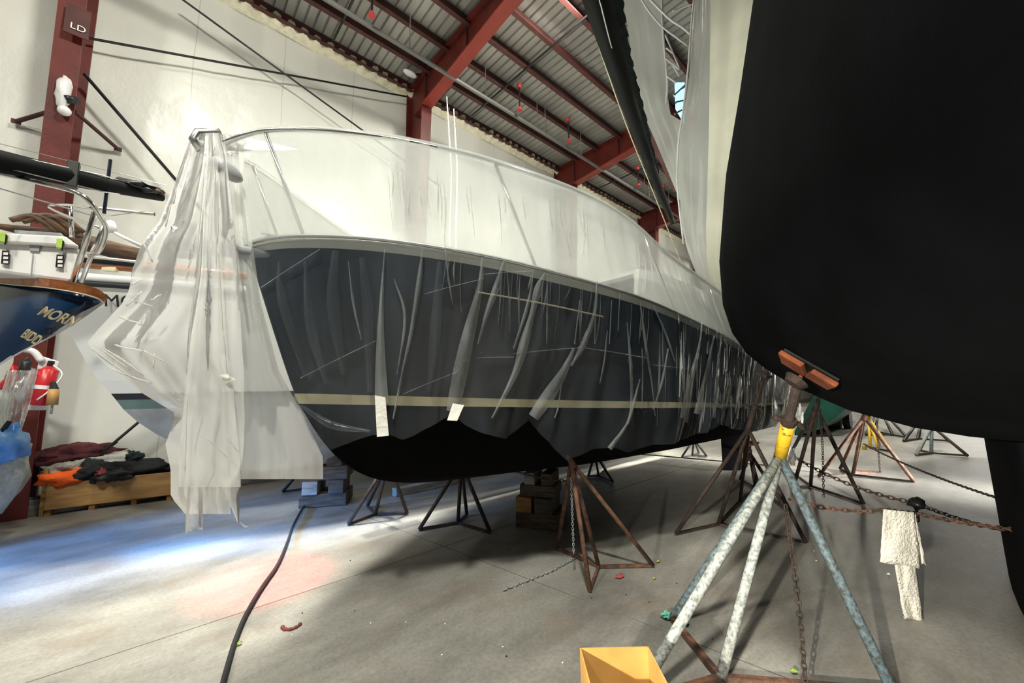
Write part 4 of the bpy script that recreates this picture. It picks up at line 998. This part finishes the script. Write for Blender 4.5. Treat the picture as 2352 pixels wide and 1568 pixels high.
ap=PT(1792,1048,2.50)
st=stand([(1545,1420),(1452,1616),(2052,1590)],(1655,1556),ap,pc+pn*.05,-pn,'near jack stand with worn grey legs, yellow neck and orange pad under the dark hull','greyp',r=.027,post='rustd',collar='yel',legmts=['bluep','greyp','bluep','greyp'],padsize=(.02,.02),base='rust',slv=.34)
dl=(pb_-pa_); side=dl.normalized().cross(pn).normalized()
for nm_,a_,b_ in (('pad_board',pa_,pc-dl*.04),('pad_board',pc+dl*.04,pb_)):
    MB().bar(a_,b_,.13,.03,pn).build(nm_,'orange',st,bevel=.008)
MB().bar(pa_+pn*-.02,pb_+pn*-.02,.15,.012,pn).build('pad_backing','black',st)
# ------------------------------------------------------------ curtain over the dark boat's far side
cu=thing('hanging_plastic','grey white plastic curtain hanging beside the dark hull','plastic sheet',(5.5,1.6,3))
def loft(L,Rt,nm,mt,nv=40,nu=18,fold=.08,seed=0,par=cu):
    l=dense([PT(*p) for p in L],8); r=dense([PT(*p) for p in Rt],8); n=len(l); rows=[]
    for j in range(n):
        a,b=l[j],r[j]; row=[]
        for i in range(nu+1):
            k=i/nu; p=a.lerp(b,k); d=fold*(noise.noise(Vector((k*3.2,j*.03,seed)))+.4*noise.noise(Vector((k*9,j*.06,seed+3))))
            row.append(p+Vector((-.7,.2,0))*d*min(1,4*k*(1-k)+.1))
        rows.append(row)
    return MB().grid(rows).build(nm,mt,par,smooth=True)
o=loft([(1628,-60,4.3),(1632,0,4.3),(1630,150,4.4),(1628,300,4.5),(1624,450,4.6),(1622,560,4.7),(1632,640,4.8),(1668,735,5.)],
     [(1780,-60,3.9),(1765,0,3.9),(1735,150,4.),(1715,300,4.1),(1690,450,4.2),(1680,560,4.3),(1690,640,4.4),(1735,800,4.6)],'canvas_strip','beige',fold=.05)
# slate plastic panel left of the strip
loft([(1598,-60,4.9),(1593,0,4.9),(1588,100,4.9),(1580,200,5.0),(1562,300,5.1),(1560,420,5.2),(1575,560,5.3),(1630,700,5.5)],
     [(1640,-60,4.6),(1638,0,4.6),(1636,100,4.6),(1634,200,4.7),(1632,300,4.7),(1630,420,4.8),(1630,560,4.9),(1668,725,5.)],'middle_panel','curtain',fold=.05,seed=3)
loft([(1400,-160,5.6),(1430,0,5.6),(1446,90,5.6),(1452,180,5.6),(1478,260,5.7),(1508,330,5.8),(1545,420,5.9),(1585,520,6.0),(1625,640,6.1),(1700,775,6.3)],
     [(1515,-160,5.3),(1518,0,5.3),(1522,90,5.3),(1530,180,5.4),(1540,260,5.4),(1564,330,5.5),(1572,420,5.6),(1592,520,5.7),(1640,640,5.8),(1715,790,5.9)],'outer_panel','curtain',fold=.06,seed=8)
loft([(1540,262,5.4),(1548,290,5.4),(1560,330,5.4),(1572,400,5.45)],[(1568,280,5.2),(1570,300,5.2),(1572,340,5.2),(1580,400,5.3)],'outer_panel','curtain',fold=.02,seed=5)
# edge ropes of the opening
def rope(px,r,nm='edge_rope',mt='white',par=cu): return MB().tube(dense([PT(*p) for p in px],5),r,7).build(nm,mt,par,smooth=True)
rope([(1596,-20,4.85),(1588,60,4.85),(1580,160,4.9),(1568,260,5.0),(1558,330,5.05),(1556,430,5.1),(1570,560,5.2)],.012)
rope([(1520,-20,5.2),(1522,60,5.2),(1527,120,5.2),(1533,190,5.2),(1530,240,5.2)],.014)
rope([(1468,-10,5.1),(1490,25,5.1),(1520,60,5.1),(1552,85,5.1),(1580,105,5.1)],.012)
rope([(1485,-10,5.0),(1512,18,5.0),(1540,45,5.0),(1566,62,5.0),(1585,78,5.)],.014)
for a,b in (((1528,80),(1560,155)),((1530,110),(1545,122)),((1530,135),(1560,160)),((1532,175),(1552,190)),((1545,25),(1590,10)),((1545,150),(1560,175))):
    rope([(*a,5.15),((a[0]+b[0])/2,(a[1]+b[1])/2,5.15),(*b,5.1)],.010,'webbing')
# bright skylight behind the opening
c=[PT(u,v,9.) for u,v in ((1550,190),(1572,190),(1572,285),(1552,250))]
sk=MB(); sk.add(c,[(0,1,2,3)]); 
tag(sk.build('window_1','skyw',solid=.02),kind='structure')
for a,b in (((1548,220),(1574,196)),((1552,236),(1570,232)),((1550,262),(1574,250))):
    MB().bar(PT(*a,8.9),PT(*b,8.9),.05,.04).build('window_frame','steel',bpy.data.objects['window_1'])
# dark backing panel behind the opening (roof lining)
# black spar and ribbed fabric
t=thing('black_spar','thick black spar with pale edges slanting down beside the plastic curtain','spar',PT(1450,230,4.6))
a=[PT(1270,-360,2.5),PT(1360,-40,3.3),PT(1410,130,4.),PT(1462,290,5.),PT(1508,420,6.2),PT(1545,510,7.4)]
MB().tube(dense(a,5),[lerp(.125,.05,max(0,i-5)/20) for i in range(26)],14).build('spar_body','matte',t,smooth=True)
off=[p-ray(1400,200).normalized()*.02 for p in a]
MB().tube(dense([PT(1329,-40,3.28),PT(1384,130,3.98),PT(1440,290,4.98),PT(1492,420,6.1),PT(1560,590,7.6),PT(1590,650,8.)],5),.009,6).build('pale_edge','cream',t,smooth=True)
MB().tube(dense([PT(1372,-20,3.15),PT(1408,120,3.85),PT(1450,250,4.8),PT(1500,410,6.)],5),.006,6).build('sail_track','alu',t,smooth=True)
o=MB(); R=[]
for i in range(45):
    k=i/44; l=dense([PT(1385,-40,4.2),PT(1418,120,4.7),PT(1462,260,5.5),PT(1518,430,6.8)],15)[i]; r=dense([PT(1425,-40,4.3),PT(1448,120,4.8),PT(1482,262,5.6),PT(1522,432,6.8)],15)[i]
    R.append([l.lerp(r,q)+Vector((-.03,0,0))*sin(i*1.9+q*3) for q in (0,.2,.4,.6,.8,1)])
o.grid(R); tag(o.build('folded_cover','tealc',smooth=True,solid=.01),'dark teal folded canvas cover running alongside the black spar','canvas cover')
rs0,rs1=PT(1478,262,7.6),PT(1556,435,8.4); rs0=rs1+(rs0-rs1)*((9.35-rs1.z)/(rs0.z-rs1.z))
tag(MB().bar(rs0,rs1,.14,.14).build('red_strut','redd'),'dark red strut glimpsed between the black spar and the curtain','strut')
# ------------------------------------------------------------ chains
def chain(name,label,pts,link,r,mt,group='chains',droop=0.):
    link*=.85; r*=.72
    P=[Vector(p) for p in pts]; m=MB()
    d=[0]
    for a,b in zip(P,P[1:]): d.append(d[-1]+(b-a).length)
    L=d[-1]; n=int(L/(link*.72)); 
    def at(s):
        for i in range(len(P)-1):
            if s<=d[i+1]: return P[i].lerp(P[i+1],(s-d[i])/max(1e-6,d[i+1]-d[i]))
        return P[-1]
    for k in range(n):
        s=k*link*.72; c=at(s); e=at(min(L,s+link*.5)); f=at(max(0,s-link*.5)); dr=(e-f); 
        if dr.length<1e-5: continue
        dr.normalize(); sd=dr.cross(Vector((.37,.5,.78))).normalized(); up=dr.cross(sd)
        if k%2: sd=up
        ring=[]
        for q in range(10):
            a=2*pi*q/10; ring.append(c+dr*cos(a)*link*.5+sd*sin(a)*link*.30)
        m.tube(ring,r,5,closed=True)
    return tag(m.build(name,mt,smooth=True),label,'chain',group)
def sagl(a,b,s,n=16): 
    return [a.lerp(b,i/n)-Vector((0,0,s*4*(i/n)*(1-i/n))) for i in range(n+1)]
chain('chain','rusty chain hanging straight down from the near grey stand',[PT(1805,1165,2.45),PT(1822,1290,2.35),PT(1838,1420,2.2),PT(1850,1568,2.0),PT(1854,1620,1.95)],.05,.006,'rustd')
A_=PT(1820,1148,2.9); Bq=PT(2030,1172,2.6); Cq=PT(2110,1180,2.7); Dq=PT(2430,1224,2.6)
chain('chain','brown chain stretched from the near stand to the hanging cloths',sagl(A_,Bq,.03)+sagl(Bq,Cq,.0,4)+sagl(Cq,Dq,.02),.055,.007,'rust')
chain('chain','long dark chain crossing diagonally above the hanging cloths',sagl(PT(1830,1052,3.8),PT(2105,1155,3.2),.06)+sagl(PT(2105,1155,3.2),PT(2420,1232,3.0),.05),.06,.007,'rustd')
chain('chain','thin dark chain running from behind the brown rusty stand to the dark keel',sagl(PT(1985,1020,6.5),PT(2300,1146,3.9),.05),.06,.007,'rustd')
chain('chain','short chain hanging below the knot on the diagonal chain',[PT(2104,1156,3.18),PT(2106,1180,3.16),PT(2110,1205,3.15)],.05,.007,'rustd')
tag(MB().ellipsoid(PT(2104,1155,3.18),(.06,.05,.04),jit=.5,seed=5).build('chain_knot','black',smooth=True),'dark lump of knotted chain on the diagonal chain','chain knot')
chain('chain','galvanised chain hanging beside the rusty stand leg',[PT(1312,1100,3.3),PT(1315,1200,3.3),PT(1318,1278,3.28)],.035,.004,'greyp')
g=[PZ(1318,1283,.01),PZ(1300,1293,.01),PZ(1265,1312,.01),PZ(1220,1330,.01),PZ(1175,1348,.01),PZ(1152,1357,.01)]
chain('chain','galvanised chain lying across the floor left of the rusty stand',g,.045,.006,'greyp')
chain('chain','thin chain hanging from the stand behind the yellow neck',[PT(1884,940,5.0),PT(1890,1040,4.9),PT(1892,1145,4.75)],.05,.005,'rustd')
chain('chain','thin chain hanging from the brown rusty stand',[PT(2015,975,7.),PT(2018,1040,6.9),PT(2022,1088,6.8)],.05,.006,'rustd')
chain('chain','dark chain along the keel block top under the covered boat',sagl(PT(1170,1078,4.0),PT(1305,1104,3.7),.02),.05,.005,'rustd')
# cables on the floor/long line
tag(MB().tube([PZ(1440,1040,.25),PZ(1580,1052,.12),PZ(1780,1070,.10)],.012,6).build('ground_chain_line','rustd'),'dark tie rod running low between the far stands','rod')
# black hose
hp=[PZ(700,1160,.03),PZ(690,1175,.03),PZ(672,1210,.03),PZ(660,1245,.03),PZ(638,1295,.03),PZ(600,1350,.03),PZ(565,1410,.03),PZ(540,1470,.03),PZ(522,1530,.03),PZ(512,1568,.03),PZ(500,1640,.03)]
tag(MB().tube(dense(hp,5),.014,10).build('power_cord','blackrub',smooth=True),'thick black cord running along the floor from the bow block stack','cord')
# ------------------------------------------------------------ cloths on the chain
def hang(name,label,px,t0,mt='cloth',bulge=.03,seed=0):
    tl,tr_,br,bl=px; rows=[]
    for j in range(19):
        q=j/18; r=[]
        for i in range(11):
            k=i/10; a=Vector((*tl,0)).lerp(Vector((*bl,0)),q); b=Vector((*tr_,0)).lerp(Vector((*br,0)),q); p=a.lerp(b,k)
            p.y+=3*sin(k*5+seed)*q
            r.append(PT(p.x+2*noise.noise(Vector((q*6,k,seed))),p.y,t0-bulge*noise.noise(Vector((k*3,q*2,seed)))-.01*sin(pi*k)))
        rows.append(r)
    return tag(MB().grid(rows).build(name,mt,smooth=True,solid=.006),label,'cloth','cloths on the chain')
hang('hanging_cloth','wide upper white cloth folded over the brown chain',[(2030,1169),(2098,1176),(2115,1308),(2021,1287)],2.55,seed=1)
hang('hanging_cloth','narrow white cloth strip peeking out right of the wide cloth',[(2094,1177),(2102,1180),(2127,1296),(2113,1296)],2.62,seed=2)
hang('hanging_cloth','long lower white cloth hanging beneath the wide cloth',[(2050,1270),(2100,1274),(2121,1426),(2076,1422)],2.60,seed=3)
# ------------------------------------------------------------ cardboard box
bx=thing('cardboard_box','open brown cardboard box at the bottom edge of the floor','box',PZ(1420,1600))
tl=PZ(1333,1488,.35); tr_=PZ(1488,1485,.35); d1=(tr_-tl); wv=d1.normalized(); pv=Vector((wv.y,-wv.x,0))
nl=tl+pv*.34; nr=tr_+pv*.34
def wal(p,q,nm,lab=None,mt='card'):
    o=MB().bar(Vector((p.x,p.y,.175)),Vector((q.x,q.y,.175)),.006,.35).build(nm,mt,bx); return o
wal(tl,tr_,'back_wall'); wal(tl,nl,'side_wall'); wal(tr_,nr,'side_wall'); wal(nl,nr,'front_wall')
c=(tl+tr_+nl+nr)/4; MB().box((c.x,c.y,.006),(d1.length,.34,.01),Matrix.Rotation(atan2(wv.y,wv.x),3,'Z')).build('base','card',bx)
q=tl+pv*.07; 
o=MB().bar(Vector((q.x,q.y,.30))+wv*.006,Vector((q.x,q.y,.30))+wv*.006+pv*.08,.002,.06).build('shipping_label','white',bx); o['label']='white paper label'
q=tr_+pv*.20; MB().bar(Vector((q.x,q.y,.30))+wv*.004,Vector((q.x,q.y,.30))+wv*.004+pv*.10,.002,.08).build('shipping_label','white',bx)
# ------------------------------------------------------------ floor litter
def leaf(u,v,s,mt,lab,cat='leaf',nm='leaf',z=.012,seed=0):
    p=PZ(u,v,z); m=MB(); n_=14; vs=[p+Vector((0,0,.012))]
    for k in range(n_):
        a=2*pi*k/n_; r=s*(.55+.45*abs(sin(a*2.5+seed))); vs.append(p+Vector((cos(a)*r*1.5,sin(a)*r,.004+.012*noise.noise(Vector((a,seed,0))))))
    m.add(vs,[(0,1+k,1+(k+1)%n_) for k in range(n_)]); return tag(m.build(nm,mt,solid=.002),lab,cat,'floor litter')
leaf(1423,1323,.035,'leafr','red leaf on the floor right of the rusty stand',seed=1)
leaf(1512,1289,.016,'leafg','tiny yellow green leaf by the rusty stand right foot',seed=2)
leaf(1824,1541,.018,'leafg','green leaf scrap left of the hanging chain bottom',seed=3)
leaf(1503,1328,.012,'leafg','faint green leaf speck below the rusty stand',seed=5)
leaf(550,1477,.012,'leafg','pale leaf scrap just right of the black cord',seed=6)
leaf(2040,1319,.012,'white','small white paper scrap left of the lower cloth','scrap','paper_scrap',seed=4)
for k,(u,v,lab) in enumerate(((1568,1425,'aqua paper rag behind the near stand leg foot'),(1530,1412,'small aqua scrap left of the near stand foot'))):
    tag(MB().ellipsoid(PZ(u,v,.03),(.045-.02*k,.03,.028-.012*k),jit=.9,seed=3+k).build('aqua_rag','aqua',smooth=False),lab,'rag')
# muddy red scuff: crescent of rubber
pts=[PZ(u,v,.006) for u,v in ((648,1436),(652,1444),(668,1445),(684,1438),(692,1430))]
tag(MB().tube(dense(pts,4),[.004]+[.011,.014,.009]*5+[.004],8).build('rubber_scrap','pinkm',smooth=True),'crescent shaped reddish rubber scrap on the floor','scrap')
for k in range(26):
    u,v=random.uniform(620,1900),random.uniform(1250,1560); p=PZ(u,v,.004)
    o=MB().ellipsoid(p,(.006,.005,.004),nu=6,nv=4,jit=.5,seed=k).build('grit_chip','white' if k%3 else 'black'); tag(o,'tiny paint chips scattered on the concrete floor','chip','paint chips')
# ------------------------------------------------------------ far background on the right
gb=thing('tarped_boat','distant boat under a green tarpaulin left of the wheeled machine','boat',PT(1900,950,12.))
def farslab(px,t0,dep,nm,mt,par): 
    f=[PT(u,v,t0) for u,v in px]; k=[p+Vector((dep,0,0)) for p in f]; n_=len(px)
    return MB().add(f+k,[tuple(range(n_)),tuple(range(2*n_-1,n_-1,-1))]+[(i,i+n_,(i+1)%n_+n_,(i+1)%n_) for i in range(n_)]).build(nm,mt,par)
farslab([(1870,905),(1945,935),(1925,955),(1885,985),(1830,1000),(1825,990)],11.5,3.,'tarpaulin','greent',gb)
farslab([(1825,990),(1880,985),(1880,1000),(1825,1002)],12,2.5,'hull_bottom','black_hull',gb)
for u in (1840,1872,1893): farslab([(u,998),(u+9,998),(u+9,1014),(u,1014)],11.5,.4,'support_block','black',gb)
mc=thing('wheeled_machine','black boat trailer machine with two wheels far beyond the stands','machine',PT(1928,985,14))
farslab([(1915,950),(1922,935),(1940,938),(1944,955),(1944,970),(1912,970)],15,1.5,'body','black',mc)
for u in (1912,1936): 
    p=PZ(u+4,983,0); MB().tube([p+Vector((0,0,.32)),p+Vector((.0,-.2,.32))],.34,14).build('wheel','blackrub',mc)
farslab([(1942,940),(1952,940),(1951,946),(1941,946)],14.8,.2,'warning_lamp','yel',mc)
farslab([(1940,946),(1952,946),(1954,960),(1956,980),(1952,980),(1950,962),(1941,960)],14.8,.2,'mast','black',mc)
tag(farslab([(1980,1023),(1991,1024),(1990,1032),(1979,1032)],PZ(1985,1032).xy.length and (PZ(1985,1032)-EYE).dot(FW),.1,'yellow_reel','yel',None),'small yellow reel on the floor behind the brown rusty stand','reel')
tag(farslab([(1962,1082),(2022,1086),(2022,1092),(1962,1090)],6.75,.2,'wood_scraps','rust',None),'low pile of brown wood scraps by the brown rusty stand','scrap')
# dark block / timber under stern of covered boat
tag(farslab([(1655,995),(1708,985),(1700,1080),(1660,1080)],7.,.4,'keel_block','black_hull',None),'dark pillar of blocking under the stern of the covered boat','blocking')
tag(farslab([(1702,1040),(1716,1040),(1718,1058),(1706,1058)],6.6,.1,'wedge','timber2',None),'small orange wood wedge right of the stern blocking','wedge')
t=thing('torn_plastic','bright torn plastic scraps tied behind the near stand neck','plastic scrap',PT(1812,1060,3.))
for k,(u,v,a,b) in enumerate(((1812,1035,.03,.05),(1820,1048,.025,.06),(1806,1056,.02,.035),(1802,1065,.03,.015))):
    MB().ellipsoid(PT(u,v,3.),(a,.02,b),jit=.7,seed=k).build('scrap','white',t,smooth=True)
# ------------------------------------------------------------ lights
def area(nm,loc,size,power,col=(1,1,1),rot=(0,0,0),sy=None,spread=pi):
    L=bpy.data.lights.new(nm,'AREA'); L.energy=power; L.size=size; L.color=col; L.spread=spread
    if sy: L.shape='RECTANGLE'; L.size_y=sy
    o=bpy.data.objects.new(nm,L); COL.objects.link(o); o.location=loc; o.rotation_euler=rot; return o
warm=(1,.97,.86)
for k,(x,y,p,sp) in enumerate(((26,5.,380,180),
        (1.0,4.7,60,34),(3.6,4.75,120,34),(7.5,4.7,120,34),(-1.6,-1.2,560,140),(-4.8,1.6,270,150),(14,0.3,300,150),(24,-3,420,170))):
    area('high_bay_lamp',(x,y,8.5),.6,p,warm,spread=radians(sp))
for x in (-5,.2,5.4,10.8,16.5,22.5):
    area('wall_fill_light',(x,3.9,9.05),.6,150,warm,rot=(radians(42),0,0))  # added lights that brighten the wall; no fixtures known there
def aim(o,tgt): o.rotation_euler=(Vector(tgt)-o.location).to_track_quat('-Z','Y').to_euler()
area('far_door_daylight',(40,-2,3.2),7,600,(1,.98,.92),(0,radians(90),0),6)
def spot(nm,loc,tgt,e,col,ang,r=.1,blend=1.):
    L=bpy.data.lights.new(nm,'SPOT'); L.energy=e; L.color=col; L.spot_size=radians(ang); L.spot_blend=blend; L.shadow_soft_size=r
    o=bpy.data.objects.new(nm,L); COL.objects.link(o); o.location=loc; aim(o,tgt)
spot('blue_flood_lamp',(-2.2,5.6,1.5),(2.4,5.8,0),9500,(.06,.33,1),40,.15)
spot('blue_flood_lamp',(-4.2,5.7,1.45),(-.7,5.9,0),2600,(.10,.36,1),44,.15)
spot('pale_blue_lamp',(-2.2,5.6,1.5),(1.2,8.7,.9),500,(.45,.55,1),95,.3)
spot('low_fill_light',(-3.6,.1,2.0),(4.2,.35,0),2600,(1,.93,.78),36,.06)  # added low light to brighten the cloths; agrees with the leg shadows
spot('pink_patch_light',(-.5,4.3,7.6),PZ(610,1330),9000,(1,.10,.14),9)  # added spot for the pink floor patch, a reflection of something red
o=area('side_door_daylight',(9,-9,2.0),.8,60,(1,.99,.95),(0,0,0),.5,radians(16)); aim(o,(8.9,.9,0))
o=area('side_door_daylight',(8,-11,1.7),6,60,(1,.97,.88),(0,0,0),1.4,radians(120)); aim(o,(6,0,.3))
sc.cycles.max_bounces=6; sc.cycles.diffuse_bounces=2; sc.cycles.glossy_bounces=3; sc.cycles.transparent_max_bounces=14; sc.cycles.transmission_bounces=4
wd=bpy.data.worlds.new('World'); sc.world=wd; wd.use_nodes=True; wd.node_tree.nodes['Background'].inputs[0].default_value=(.8,.87,1,1); wd.node_tree.nodes['Background'].inputs[1].default_value=.3
# ------------------------------------------------------------ camera
cam=bpy.data.cameras.new('Camera'); cam.sensor_width=36; cam.sensor_fit='HORIZONTAL'; cam.lens=F/W*36; cam.clip_start=.05; cam.clip_end=200
co=bpy.data.objects.new('Camera',cam); COL.objects.link(co)
mw=Matrix((( RT.x,UP.x,-FW.x,0),(RT.y,UP.y,-FW.y,0),(RT.z,UP.z,-FW.z,CZ),(0,0,0,1))); co.matrix_world=mw; sc.camera=co
vs_=sc.view_settings; vs_.view_transform='Standard'; vs_.look='None'; vs_.gamma=1; vs_.use_curve_mapping=False; vs_.exposure=.42
